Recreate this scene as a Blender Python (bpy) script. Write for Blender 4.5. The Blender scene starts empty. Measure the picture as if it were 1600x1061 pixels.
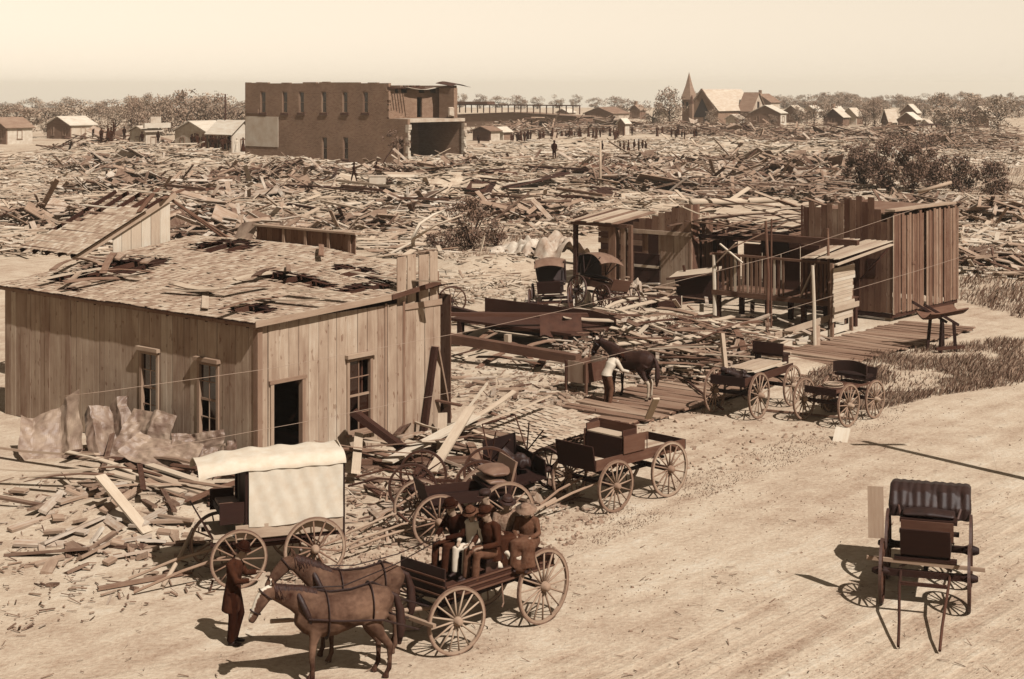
import bpy, math, random
from mathutils import Vector as V, Matrix, noise
random.seed(11)
rnd = random.random; U = random.uniform; PI = math.pi; R_ = math.radians
sc = bpy.context.scene; COL = sc.collection
# ---------------------------------------------------------------- camera
F, H, HY, CX = 2426.0, 9.5, 135.0, 800.0          # focal length in photo pixels, eye height, horizon row, centre column
cam = bpy.data.cameras.new('camera'); co = bpy.data.objects.new('camera', cam); COL.objects.link(co)
co.location = (0, 0, H); co.rotation_euler = (R_(90), 0, 0)
cam.sensor_width = 36; cam.lens = F/1600*36; cam.shift_y = -(530.5-HY)/1600
cam.clip_start = 0.5; cam.clip_end = 12000
sc.camera = co
# ---------------------------------------------------------------- light
SUN_EL = R_(49); SUN_AZ = math.atan2(.60, -.80)
SD = V((math.sin(SUN_AZ)*math.cos(SUN_EL), math.cos(SUN_AZ)*math.cos(SUN_EL), math.sin(SUN_EL)))
w = bpy.data.worlds.new('World'); sc.world = w; w.use_nodes = True
wt = w.node_tree; wt.nodes.clear()
sky = wt.nodes.new('ShaderNodeTexSky'); sky.sky_type = 'NISHITA'; sky.sun_disc = False
sky.sun_elevation = SUN_EL; sky.sun_rotation = SUN_AZ; sky.dust_density = .1; sky.air_density = 1.6
bw = wt.nodes.new('ShaderNodeRGBToBW'); mul = wt.nodes.new('ShaderNodeMix'); mul.data_type = 'RGBA'; mul.blend_type = 'MULTIPLY'
mul.inputs[0].default_value = 1; mul.inputs[7].default_value = (1.0, .865, .69, 1)      # the print's sepia tone
bg = wt.nodes.new('ShaderNodeBackground'); bg.inputs[1].default_value = .06; wo = wt.nodes.new('ShaderNodeOutputWorld')
wt.links.new(sky.outputs[0], bw.inputs[0]); wt.links.new(bw.outputs[0], mul.inputs[6])
wt.links.new(mul.outputs[2], bg.inputs[0]); wt.links.new(bg.outputs[0], wo.inputs[0])
sl = bpy.data.lights.new('sun', 'SUN'); sl.energy = 5.0; sl.angle = R_(.5); sl.color = (1, .98, .945)
so = bpy.data.objects.new('sun', sl); COL.objects.link(so); so.rotation_euler = (-SD).to_track_quat('-Z', 'Y').to_euler()
so.location = (20, -20, 40)
sc.view_settings.view_transform = 'Standard'; sc.view_settings.look = 'None'; sc.view_settings.exposure = 1.0
sc.view_settings.gamma = 1
# ---------------------------------------------------------------- measuring
def G(px, py, z=0.):                                # the point at height z seen in that pixel
    d = (H-z)*F/(py-HY); return V(((px-CX)*d/F, d, z))
def GD(px, py, d): return V(((px-CX)*d/F, d, H-(py-HY)*d/F))
TH = math.atan2(.7595, .6506)                       # the town's street grid
RD = V((math.cos(TH), math.sin(TH), 0)); LD = V((-math.sin(TH), math.cos(TH), 0))
def along(P, dv, px): k = (px-CX)/F; return (k*P.y-P.x)/(dv.x-k*dv.y)
def zat(P, dv, s, py): return H-(py-HY)*(P.y+dv.y*s)/F
# ---------------------------------------------------------------- materials
PAL = [(0, (30, 11, 6)), (.12, (66, 34, 20)), (.25, (97, 60, 43)), (.4, (134, 97, 76)), (.55, (168, 135, 111)),
       (.7, (204, 177, 151)), (.85, (230, 208, 181)), (1, (250, 240, 222))]
def lin(c): c /= 255; return c/12.92 if c < .04045 else ((c+.055)/1.055)**2.4
def sep(v, k=.385):
    v = max(0, min(1, v))
    for (a, ca), (b, cb) in zip(PAL, PAL[1:]):
        if v <= b:
            t = (v-a)/(b-a); return tuple(lin(x+(y-x)*t)*k for x, y in zip(ca, cb))+(1,)
MATS = {}
def nodes(name, rough=.9, spec=.15):
    m = bpy.data.materials.new(name); m.use_nodes = True; t = m.node_tree; b = t.nodes['Principled BSDF']
    b.inputs['Roughness'].default_value = rough; b.inputs['Specular IOR Level'].default_value = spec
    MATS[name] = m; return m, t, b
def N(t, typ, **k):
    n = t.nodes.new('ShaderNode'+typ)
    for a, v in k.items(): setattr(n, a, v)
    return n
def math_(t, op, a, b):
    n = N(t, 'Math', operation=op)
    for i, x in enumerate((a, b)):
        if isinstance(x, (int, float)): n.inputs[i].default_value = x
        else: t.links.new(x, n.inputs[i])
    return n.outputs[0]
def ramp(t, fac, stops):
    n = N(t, 'ValToRGB'); e = n.color_ramp.elements
    while len(e) < len(stops): e.new(.5)
    for x, (p, v) in zip(e, stops): x.position = p; x.color = v if isinstance(v, tuple) else sep(v)
    t.links.new(fac, n.inputs[0]); return n.outputs[0]
def noise_(t, vec, scale, detail=3, rough=.55, mp=None):
    if mp:
        m = N(t, 'Mapping'); m.inputs['Scale'].default_value = mp; t.links.new(vec, m.inputs[0]); vec = m.outputs[0]
    n = N(t, 'TexNoise'); n.inputs['Scale'].default_value = scale; n.inputs['Detail'].default_value = detail
    n.inputs['Roughness'].default_value = rough; t.links.new(vec, n.inputs['Vector']); return n.outputs[0]
def attr(t, name): a = N(t, 'Attribute', attribute_name=name); return a
def bump(t, b, h, s, d=.02):
    n = N(t, 'Bump'); n.inputs['Strength'].default_value = s; n.inputs['Distance'].default_value = d
    t.links.new(h, n.inputs['Height']); t.links.new(n.outputs[0], b.inputs['Normal'])
def wood(name, lo, hi, contrast=1., rough=.88, grain=16, stain=0, tv=.55):
    m, t, b = nodes(name, rough); lc = attr(t, 'lc').outputs['Vector']; tn = attr(t, 'tone').outputs['Fac']
    oi = N(t, 'ObjectInfo').outputs['Random']
    n1 = noise_(t, lc, 1., 4, .6, (.9, grain, grain)); n2 = noise_(t, lc, 1.3, 3); n3 = noise_(t, lc, 9, 2, .6, (.5, 3, 3))
    f = math_(t, 'ADD', math_(t, 'MULTIPLY', n1, .45*contrast), math_(t, 'MULTIPLY', n2, .45))
    f = math_(t, 'ADD', f, math_(t, 'ADD', math_(t, 'MULTIPLY', tn, tv), (.55-tv)/2)); f = math_(t, 'ADD', f, math_(t, 'MULTIPLY', oi, .12))
    f = math_(t, 'ADD', f, math_(t, 'MULTIPLY', n3, .25*contrast)); f = math_(t, 'SUBTRACT', f, .18+.35*contrast)
    if stain:                                            # weathering that runs over the whole wall: streaks, blotches, knots
        tc = N(t, 'TexCoord').outputs['Object']; s1 = noise_(t, tc, 1., 4, .65, (5, 5, .55)); s2 = noise_(t, tc, .7, 3); s3 = noise_(t, lc, 5, 1, .5, (.8, 2, 2))
        f = math_(t, 'ADD', f, math_(t, 'MULTIPLY', math_(t, 'SUBTRACT', s1, .5), .7)); f = math_(t, 'ADD', f, math_(t, 'MULTIPLY', math_(t, 'SUBTRACT', s2, .5), .5))
        f = math_(t, 'SUBTRACT', f, math_(t, 'MULTIPLY', math_(t, 'GREATER_THAN', s3, .7), .35))
    t.links.new(ramp(t, f, [(0, lo), (.5, (lo+hi)/2), (1, hi)]), b.inputs['Base Color']); bump(t, b, n1, .35, .01); return m
def plain(name, lo, hi, scale=3., rough=.85, spec=.2, mp=None, bs=.15, det=4, metal=0):
    m, t, b = nodes(name, rough, spec); tc = N(t, 'TexCoord').outputs['Object']; tn = attr(t, 'tone').outputs['Fac']
    n1 = noise_(t, tc, scale, det, .62, mp)
    f = math_(t, 'ADD', math_(t, 'MULTIPLY', n1, 1.3), math_(t, 'MULTIPLY', tn, .4)); f = math_(t, 'SUBTRACT', f, .35)
    t.links.new(ramp(t, f, [(.1, lo), (.9, hi)]), b.inputs['Base Color']); b.inputs['Metallic'].default_value = metal
    bump(t, b, n1, bs, .02); return m
def toned(name, lo, hi, scale=20, rough=.7, spec=.25, stretch=None, mid=None):     # colour follows the mesh's own marking
    m, t, b = nodes(name, rough, spec); tc = N(t, 'TexCoord').outputs['Object']; tn = attr(t, 'tone').outputs['Fac']
    n1 = noise_(t, tc, scale, 3, .6, stretch)
    f = math_(t, 'ADD', tn, math_(t, 'MULTIPLY', math_(t, 'SUBTRACT', n1, .5), .3))
    t.links.new(ramp(t, f, [(0, lo), (.45, mid if mid else (lo+hi)/2), (1, hi)]), b.inputs['Base Color']); bump(t, b, n1, .2, .01); return m
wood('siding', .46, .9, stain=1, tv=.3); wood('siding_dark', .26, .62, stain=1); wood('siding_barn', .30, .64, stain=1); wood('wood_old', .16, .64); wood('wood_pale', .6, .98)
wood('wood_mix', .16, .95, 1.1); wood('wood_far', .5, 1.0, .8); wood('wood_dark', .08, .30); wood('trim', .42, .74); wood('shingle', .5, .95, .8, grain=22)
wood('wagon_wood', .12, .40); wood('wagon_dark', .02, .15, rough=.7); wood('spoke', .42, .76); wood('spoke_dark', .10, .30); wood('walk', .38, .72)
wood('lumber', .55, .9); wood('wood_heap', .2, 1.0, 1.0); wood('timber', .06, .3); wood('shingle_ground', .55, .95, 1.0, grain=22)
plain('canvas', .82, .96, 5, .9, .05, bs=.3, det=6); plain('canvas_grey', .55, .95, 2.4, .9, .1, bs=.6); plain('leather', .02, .1, 6, .62, .25); plain('leather_pale', .3, .5, 4, .6, .3)
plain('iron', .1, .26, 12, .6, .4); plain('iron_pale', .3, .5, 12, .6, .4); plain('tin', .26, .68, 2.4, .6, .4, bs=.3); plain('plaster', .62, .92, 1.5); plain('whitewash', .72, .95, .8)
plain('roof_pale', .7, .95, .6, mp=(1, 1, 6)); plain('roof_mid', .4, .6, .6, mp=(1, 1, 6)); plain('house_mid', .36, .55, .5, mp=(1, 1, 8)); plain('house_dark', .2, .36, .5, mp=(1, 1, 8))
plain('dark', .02, .07, 3); plain('clod', .45, .72, 3); plain('cloth_black', .02, .11, 9, .98, .03, bs=.8); plain('cloth_dark', .07, .22, 9, .98, .03, bs=.8); plain('cloth_mid', .2, .4, 9, .98, .03, bs=.8); plain('cloth_check', .3, .6, 26, .95, det=1)
plain('cloth_white', .74, .94, 4, .95); plain('hat_dark', .03, .14, 8, .98, .03); plain('hat_straw', .34, .58, 14, .9); plain('hair', .04, .16, 20, .7); plain('rope', .5, .8, 16)
plain('stone', .5, .85, 1.4); plain('tarp_dark', .08, .26, 4, .9)
toned('skin', .12, .62); toned('horse_bay', .04, .8, 30, .65, .15, mid=.22); toned('horse_roan', .08, .92, 14, .85, .06, mid=.46)
m, t, b = nodes('glass', .08, .6); b.inputs['Base Color'].default_value = sep(.06)
m, t, b = nodes('wire', .6, .4); b.inputs['Base Color'].default_value = sep(.6)
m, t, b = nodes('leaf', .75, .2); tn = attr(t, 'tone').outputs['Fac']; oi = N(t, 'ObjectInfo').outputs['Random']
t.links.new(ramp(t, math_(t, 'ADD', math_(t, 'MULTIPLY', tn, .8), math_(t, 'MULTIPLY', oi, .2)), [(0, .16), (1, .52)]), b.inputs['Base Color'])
m, t, b = nodes('leaf_hazed', .8, .1); tn = attr(t, 'tone').outputs['Fac']; oi = N(t, 'ObjectInfo').outputs['Random']
t.links.new(ramp(t, math_(t, 'ADD', math_(t, 'MULTIPLY', tn, .7), math_(t, 'MULTIPLY', oi, .3)), [(0, .42), (1, .74)]), b.inputs['Base Color'])  # distant foliage: leaf tones lightened, haze put into the colour
m, t, b = nodes('grass', .8, .1); tn = attr(t, 'tone').outputs['Fac']; t.links.new(ramp(t, tn, [(0, .2), (1, .6)]), b.inputs['Base Color'])
# brick: long wall seen at 180 m, courses as a faint texture
m, t, b = nodes('brick', .92, .1); tc = N(t, 'TexCoord').outputs['Object']
mp_ = N(t, 'Mapping'); mp_.inputs['Rotation'].default_value = (R_(90), 0, R_(90)); t.links.new(tc, mp_.inputs[0])
sx = N(t, 'SeparateXYZ'); t.links.new(tc, sx.inputs[0]); cx = N(t, 'CombineXYZ')
t.links.new(math_(t, 'ADD', sx.outputs[0], sx.outputs[1]), cx.inputs[0]); t.links.new(sx.outputs[2], cx.inputs[1])
bk = N(t, 'TexBrick'); bk.inputs['Scale'].default_value = 1; bk.inputs['Brick Width'].default_value = .36; bk.inputs['Row Height'].default_value = .13
bk.inputs['Mortar Size'].default_value = .012; bk.inputs['Color1'].default_value = sep(.44); bk.inputs['Color2'].default_value = sep(.55); bk.inputs['Mortar'].default_value = sep(.64)
t.links.new(cx.outputs[0], bk.inputs[0]); n1 = noise_(t, tc, .35, 5, .65)
mx = N(t, 'Mix', data_type='RGBA', blend_type='MULTIPLY'); mx.inputs[0].default_value = .55
t.links.new(bk.outputs[0], mx.inputs[6]); t.links.new(ramp(t, n1, [(.3, (.62, .58, .55, 1)), (.7, (1.15, 1.12, 1.1, 1))]), mx.inputs[7]); t.links.new(mx.outputs[2], b.inputs['Base Color'])
# ground: dust, trampled dirt; the street is the same dirt with wheel ruts that fade in from its edges
for nm in ('ground', 'road'):
    m, t, b = nodes(nm, .95, .05); tc = N(t, 'TexCoord').outputs['Object']; tn = attr(t, 'tone').outputs['Fac']
    mp_ = N(t, 'Mapping'); mp_.inputs['Rotation'].default_value = (0, 0, -TH); t.links.new(tc, mp_.inputs[0]); rot = mp_.outputs[0]
    n_big = noise_(t, tc, .09, 4); n_mid = noise_(t, tc, .9, 5, .65); n_fine = noise_(t, tc, 9, 4, .7); n_rut = noise_(t, rot, 1., 4, .6, (.12, 1.6, 1)); n_sp = noise_(t, tc, 26, 2, .6)
    f = math_(t, 'ADD', math_(t, 'MULTIPLY', n_big, .5), math_(t, 'MULTIPLY', n_mid, .6)); f = math_(t, 'ADD', f, math_(t, 'MULTIPLY', n_rut, .45))
    f = math_(t, 'ADD', f, math_(t, 'MULTIPLY', n_fine, .55)); f = math_(t, 'SUBTRACT', f, .55)
    f = math_(t, 'SUBTRACT', f, math_(t, 'MULTIPLY', math_(t, 'GREATER_THAN', n_sp, .66), .16)); h_ = math_(t, 'ADD', n_mid, math_(t, 'MULTIPLY', n_fine, .45))
    if nm == 'road':
        n_r2 = noise_(t, rot, 1., 4, .6, (.10, 2.4, 1)); n_r3 = noise_(t, rot, 1., 3, .6, (.5, 7, 1)); r_ = math_(t, 'ADD', math_(t, 'SUBTRACT', n_r2, .46), math_(t, 'MULTIPLY', math_(t, 'SUBTRACT', n_r3, .5), .12))
        f = math_(t, 'ADD', f, math_(t, 'MULTIPLY', r_, math_(t, 'MULTIPLY', tn, .42))); h_ = math_(t, 'ADD', h_, math_(t, 'MULTIPLY', r_, math_(t, 'MULTIPLY', tn, 1.1)))
    t.links.new(ramp(t, f, [(.14, .38), (.36, .66), (.56, .8), (.85, .94)]), b.inputs['Base Color']); bump(t, b, h_, .55, .13)
M = MATS
# ---------------------------------------------------------------- mesh collector
BF = [(0, 3, 2, 1), (4, 5, 6, 7), (0, 1, 5, 4), (1, 2, 6, 5), (2, 3, 7, 6), (3, 0, 4, 7)]
class MB:
    def __init__(s): s.v = []; s.f = []; s.lc = []; s.tn = []
    def add(s, vs, fs, lc=None, tone=None):
        o = len(s.v); tone = rnd() if tone is None else tone
        s.v += [tuple(v) for v in vs]; s.f += [tuple(i+o for i in f) for f in fs]
        if lc is None:
            q = (U(0, 50), U(0, 50), U(0, 50)); lc = [(v[0]+q[0], v[1]+q[1], v[2]+q[2]) for v in vs]
        s.lc += lc; s.tn += [tone]*len(vs); return s
    def bx(s, x0, x1, y0, y1, z0, z1, tone=None, mtx=None, jag=0., skew=None):
        vs = [V((x, y, z)) for z in (z0, z1) for x, y in ((x0, y0), (x1, y0), (x1, y1), (x0, y1))]
        d = (abs(x1-x0), abs(y1-y0), abs(z1-z0)); k = max(range(3), key=lambda i: d[i]); o = [i for i in range(3) if i != k]
        q = (U(0, 90), U(0, 90), U(0, 90)); lc = [(v[k]+q[0], v[o[0]]+q[1], v[o[1]]+q[2]) for v in vs]
        if jag:
            c = (x0+x1, y0+y1, z0+z1)[k]/2
            for v in vs: v[k] += U(-jag, 0) if v[k] > c else U(0, jag)
        if mtx is not None: vs = [mtx @ v for v in vs]
        return s.add(vs, BF, lc, tone)
    def beam(s, a, b, wd, th, up=V((0, 0, 1)), tone=None, jag=0., roll=0):
        a, b = V(a), V(b); x = b-a; l = x.length; x.normalize(); y = V(up).cross(x)
        if y.length < 1e-3: y = V((0, 1, 0)).cross(x)
        y.normalize(); z = x.cross(y); m = Matrix((x, y, z)).transposed()
        if roll: m = m @ Matrix.Rotation(roll, 3, 'X')
        m = Matrix.Translation((a+b)/2) @ m.to_4x4()
        return s.bx(-l/2, l/2, -wd/2, wd/2, -th/2, th/2, tone, m, jag)
    def tube(s, pts, rad, n=8, tone=None, side=None, cap=True):       # rad: number, list of numbers or (side, other) pairs
        pts = [V(p) for p in pts]; k = len(pts)
        if not isinstance(rad, (list, tuple)): rad = [rad]*k
        vs = []; lc = []; prev = V(side) if side else None; L = 0; q = U(0, 60)
        for i, p in enumerate(pts):
            tg = (pts[min(i+1, k-1)]-pts[max(i-1, 0)]); tg.normalize()
            if prev is None: prev = V((0, 0, 1)) if abs(tg.z) < .9 else V((1, 0, 0)); 
            a = prev-tg*prev.dot(tg)
            if a.length < 1e-4: a = V((0, 1, 0)).cross(tg)
            a.normalize(); bb = tg.cross(a)
            if not side: prev = a
            r = rad[i]; ra, rb = r if isinstance(r, (tuple, list)) else (r, r)
            if i: L += (p-pts[i-1]).length
            for j in range(n):
                an = 2*PI*j/n; vs.append(p+a*math.cos(an)*ra+bb*math.sin(an)*rb); lc.append((L+q, math.cos(an)*ra+q, math.sin(an)*rb))
        fs = [(i*n+j, i*n+(j+1) % n, (i+1)*n+(j+1) % n, (i+1)*n+j) for i in range(k-1) for j in range(n)]
        if cap: fs += [tuple(range(n-1, -1, -1)), tuple(range((k-1)*n, k*n))]
        return s.add(vs, fs, lc, tone)
    def ring(s, r0, r1, wd, n=36, tone=None, c=(0, 0, 0)):           # flat ring about the Y axis
        vs = []; c = V(c)
        for i in range(n):
            a = 2*PI*i/n; q = V((math.cos(a), 0, math.sin(a)))
            for r, y in ((r0, -wd/2), (r1, -wd/2), (r1, wd/2), (r0, wd/2)): vs.append(c+q*r+V((0, y, 0)))
        fs = [(i*4+j, ((i+1) % n)*4+j, ((i+1) % n)*4+(j+1) % 4, i*4+(j+1) % 4) for i in range(n) for j in range(4)]
        return s.add(vs, fs, None, tone)
    def lathe(s, prof, n=16, tone=None, mtx=None):                    # profile (radius, z) about Z
        vs = [V((r*math.cos(2*PI*j/n), r*math.sin(2*PI*j/n), z)) for r, z in prof for j in range(n)]
        if mtx is not None: vs = [mtx @ v for v in vs]
        k = len(prof); fs = [(i*n+j, i*n+(j+1) % n, (i+1)*n+(j+1) % n, (i+1)*n+j) for i in range(k-1) for j in range(n)]
        fs += [tuple(range(n-1, -1, -1)), tuple(range((k-1)*n, k*n))]
        return s.add(vs, fs, None, tone)
    def sheet(s, fn, nu, nv, th=.01, tone=None):                      # fn(u, v) -> point; a thin shell with two sides
        P = [[V(fn(i/nu, j/nv)) for j in range(nv+1)] for i in range(nu+1)]; vs = []; fs = []
        for k in (0, 1):
            for i in range(nu+1):
                for j in range(nv+1):
                    du = P[min(i+1, nu)][j]-P[max(i-1, 0)][j]; dv = P[i][min(j+1, nv)]-P[i][max(j-1, 0)]
                    nn = du.cross(dv); nn.normalize(); vs.append(P[i][j]-nn*th*k)
        W = nv+1; O = (nu+1)*W
        for i in range(nu):
            for j in range(nv):
                a = i*W+j; fs.append((a, a+W, a+W+1, a+1)); fs.append((O+a, O+a+1, O+a+W+1, O+a+W))
        def rim(*ix):
            o = len(vs); vs.extend(vs[i].copy() for i in ix); fs.append((o, o+1, o+2, o+3))
        for i in range(nu): rim(i*W, O+i*W, O+(i+1)*W, (i+1)*W); a = i*W+nv; rim(a, a+W, O+a+W, O+a)
        for j in range(nv): rim(j, j+1, O+j+1, O+j); a = nu*W+j; rim(a, O+a, O+a+1, a+1)
        return s.add(vs, fs, None, tone)
    def mesh(s, name, mat, smooth=False):
        me = bpy.data.meshes.new(name); me.from_pydata(s.v, [], s.f)
        a = me.attributes.new('lc', 'FLOAT_VECTOR', 'POINT'); a.data.foreach_set('vector', [c for v in s.lc for c in v])
        a = me.attributes.new('tone', 'FLOAT', 'POINT'); a.data.foreach_set('value', s.tn)
        me.materials.append(M[mat] if isinstance(mat, str) else mat)
        if smooth: me.polygons.foreach_set('use_smooth', [True]*len(me.polygons))
        return me
    def build(s, name, mat, parent=None, smooth=False): return link(name, s.mesh(name, mat, smooth), parent)
def link(name, me, parent=None, loc=None, rot=None):
    o = bpy.data.objects.new(name, me); COL.objects.link(o); o.parent = parent
    if loc is not None: o.location = loc
    if rot is not None: o.rotation_euler = rot
    return o
def tag(o, label=None, cat=None, group=None, kind=None):
    if label: o['label'] = label
    if cat: o['category'] = cat
    if group: o['group'] = group
    if kind: o['kind'] = kind
    return o
def thing(name, loc, rz, label, cat, group=None):
    o = link(name, None, None, loc, (0, 0, rz)); o.empty_display_size = .3; return tag(o, label, cat, group)
def one(parent, name, mat, *a, **k): return MB().bx(*a, **k).build(name, mat, parent)
def heading(fx, fy): return math.atan2(fy, fx)
def loc_of(P, p): d = p-P; return V((d.dot(RD), d.dot(LD), p.z))        # world -> a grid-aligned building's own axes
def organic(name, fill, mat, parent=None, voxel=.02, it=4, tone=None, keep=None):   # overlapping lofts grown into one skin
    mb = MB(); fill(mb); me = mb.mesh(name+'_raw', mat); o = link('tmp', me)
    r = o.modifiers.new('r', 'REMESH'); r.mode = 'VOXEL'; r.voxel_size = voxel
    s = o.modifiers.new('s', 'SMOOTH'); s.factor = .5; s.iterations = it
    if keep: d = o.modifiers.new('d', 'DECIMATE'); d.ratio = keep
    dg = bpy.context.evaluated_depsgraph_get(); ne = bpy.data.meshes.new_from_object(o.evaluated_get(dg)); ne.name = name
    bpy.data.objects.remove(o); bpy.data.meshes.remove(me)
    for nm in ('lc', 'tone'):
        if nm in ne.attributes: ne.attributes.remove(ne.attributes[nm])
    ne.polygons.foreach_set('use_smooth', [True]*len(ne.polygons))
    a = ne.attributes.new('tone', 'FLOAT', 'POINT'); a.data.foreach_set('value', [(tone(v.co) if tone else .5) for v in ne.vertices])
    if not ne.materials: ne.materials.append(M[mat])
    return link(name, ne, parent) if parent is not False else ne
# ================================================================ the setting
MOUNDS = [(-.8, 80, 4.2, 5, .75), (-8.5, 34.5, 2.6, 1.6, .35), (4.6, 54.5, 4.5, 2.6, .55), (8, 52, 3, 2, .35)]
for i in range(60):
    p = G(U(160, 1480), U(232, 330)); MOUNDS.append((p.x, p.y, U(3, 9), U(4, 11), U(.3, 1.1)))
for px, py, h in ((1420, 225, 2.6), (1240, 250, 1.6), (1130, 235, 1.4), (200, 250, 1.2), (880, 228, 1.2), (1330, 245, 1.6), (300, 265, 1.), (700, 262, 1.2)):
    p = G(px, py); MOUNDS.append((p.x, p.y, 9, 12, h))
def hgt(x, y):
    z = 0
    for cx_, cy_, rx, ry, h in MOUNDS:
        q = ((x-cx_)/rx)**2+((y-cy_)/ry)**2
        if q < 4: z += h*math.exp(-q*1.6)
    if y > 70: z += .10*noise.noise(V((x*.25, y*.25, 3)))*min(1, (y-70)/20)
    if y > 700: z -= (y-700)*.03
    return z
def lines(*seg):
    out = []
    for a, b, st in seg:
        n = max(1, int(round((b-a)/st))); out += [a+(b-a)*i/n for i in range(n)]
    return out+[seg[-1][1]]
xs = lines((-7000, -700, 900), (-700, -130, 60), (-130, -25, 4), (-25, 30, .8), (30, 130, 4), (130, 700, 60), (700, 7000, 900))
ys = lines((-200, 10, 30), (10, 130, .8), (130, 420, 3), (420, 700, 70), (700, 1500, 80), (1500, 9000, 1200))
vs = [(x, y, hgt(x, y)) for y in ys for x in xs]; nx = len(xs)
fs = [(j*nx+i, j*nx+i+1, (j+1)*nx+i+1, (j+1)*nx+i) for j in range(len(ys)-1) for i in range(nx-1)]
g = MB().add(vs, fs, [(0, 0, 0)]*len(vs), .5).build('ground', 'ground', smooth=True); tag(g, kind='structure')
# the street: a worn strip along the grid, a hair above the dust
RP0, RP1 = G(905, 960), G(1330, 690)                     # its left edge
mb = MB(); A = G(870, 1000); n = 60; vs = []; fs = []
for i in range(n+1):
    t_ = -30+i*2.2
    for j in range(9):
        w_ = j/8*14; e = (1.6*noise.noise(V((t_*.22, j, 0)))+U(-.3, .3)) if j in (0, 8) else 0
        p = A+RD*t_+V((RD.y, -RD.x, 0))*(w_+e); vs.append((p.x, p.y, .006 if 0 < j < 8 else .003))
for i in range(n):
    for j in range(8): a = i*9+j; fs.append((a, a+1, a+10, a+9))
mb.add(vs, fs, [(0, 0, 0)]*len(vs), 1.); mb.tn = [(0 if i % 9 in (0, 8) else 1) for i in range(len(vs))]; r_ = mb.build('road', 'road'); tag(r_, kind='structure')

# ================================================================ wall builders
def cells(parent, name, mat, axis, at, th, s0, s1, z0, z1, openings, drop=None, ds=None, dz=None):
    """masonry wall with real openings; axis 'y': wall runs along local y, outer face at x=at, thickness inward."""
    S = {s0, s1}; Z = {z0, z1}
    for a, b, c, d in openings: S |= {a, b}; Z |= {c, d}
    if ds: S |= {s0+i*ds for i in range(1, int((s1-s0)/ds)+1) if s0+i*ds < s1-.05}
    if dz: Z |= {z0+i*dz for i in range(1, int((z1-z0)/dz)+1) if z0+i*dz < z1-.05}
    S = sorted(S); Z = sorted(Z); ns, nz = len(S)-1, len(Z)-1; sol = {}
    for i in range(ns):
        for k in range(nz):
            s_, z_ = (S[i]+S[i+1])/2, (Z[k]+Z[k+1])/2
            sol[i, k] = not any(a < s_ < b and c < z_ < d for a, b, c, d in openings) and not (drop and drop(s_, z_))
    P = (lambda s, z, k: V((at+k*th, s, z))) if axis == 'y' else (lambda s, z, k: V((s, at+k*th, z)))
    mb = MB(); q = lambda *v: mb.add(v, [(0, 1, 2, 3)], None, .5)
    for (i, k), ok in sol.items():
        if not ok: continue
        a, b, c, d = S[i], S[i+1], Z[k], Z[k+1]
        q(P(a, c, 0), P(b, c, 0), P(b, d, 0), P(a, d, 0)); q(P(a, c, 1), P(a, d, 1), P(b, d, 1), P(b, c, 1))
        if not sol.get((i-1, k)): q(P(a, c, 0), P(a, d, 0), P(a, d, 1), P(a, c, 1))
        if not sol.get((i+1, k)): q(P(b, c, 0), P(b, c, 1), P(b, d, 1), P(b, d, 0))
        if not sol.get((i, k-1)): q(P(a, c, 0), P(a, c, 1), P(b, c, 1), P(b, c, 0))
        if not sol.get((i, k+1)): q(P(a, d, 0), P(b, d, 0), P(b, d, 1), P(a, d, 1))
    return mb.build(name, mat, parent)
def boards(parent, axis, at, out, s0, s1, top, bw, mat, openings=(), z0=0., th=.025, gap=.013, jit=.012, name='board', skip=(), wob=0.):
    """upright boards, each one an object; out = +-1 is the side the face looks to; top = number or f(s)"""
    s = s0; i = 0
    while s < s1-.04:
        e = min(s1, s+bw*U(.88, 1.12)); i += 1
        if i in skip: s = e; continue
        cuts = sorted({s, e} | {c for o in openings for c in o[:2] if s < c < e}); tone = rnd(); off = U(0, jit)
        for a, b in zip(cuts, cuts[1:]):
            m_ = (a+b)/2; zt = (top(m_) if callable(top) else top)+U(-wob, wob); segs = [(z0+U(0, .03), zt)]
            for o in openings:
                if o[0] < m_ < o[1]:
                    segs = [q for (p, q_) in segs for q in ((p, o[2]), (o[3], q_))]
            for lo, hi in segs:
                if hi-lo < .05 or b-a < .02: continue
                g_ = gap*U(.3, 1.5) if b == e else 0
                lo_, hi_ = sorted((at, at+out*th)); lo_ += out*off; hi_ += out*off
                if axis == 'x': o_ = one(parent, name, mat, a, b-g_, lo_, hi_, lo, hi, tone=tone)
                else: o_ = one(parent, name, mat, lo_, hi_, a, b-g_, lo, hi, tone=tone)
        s = e
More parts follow.
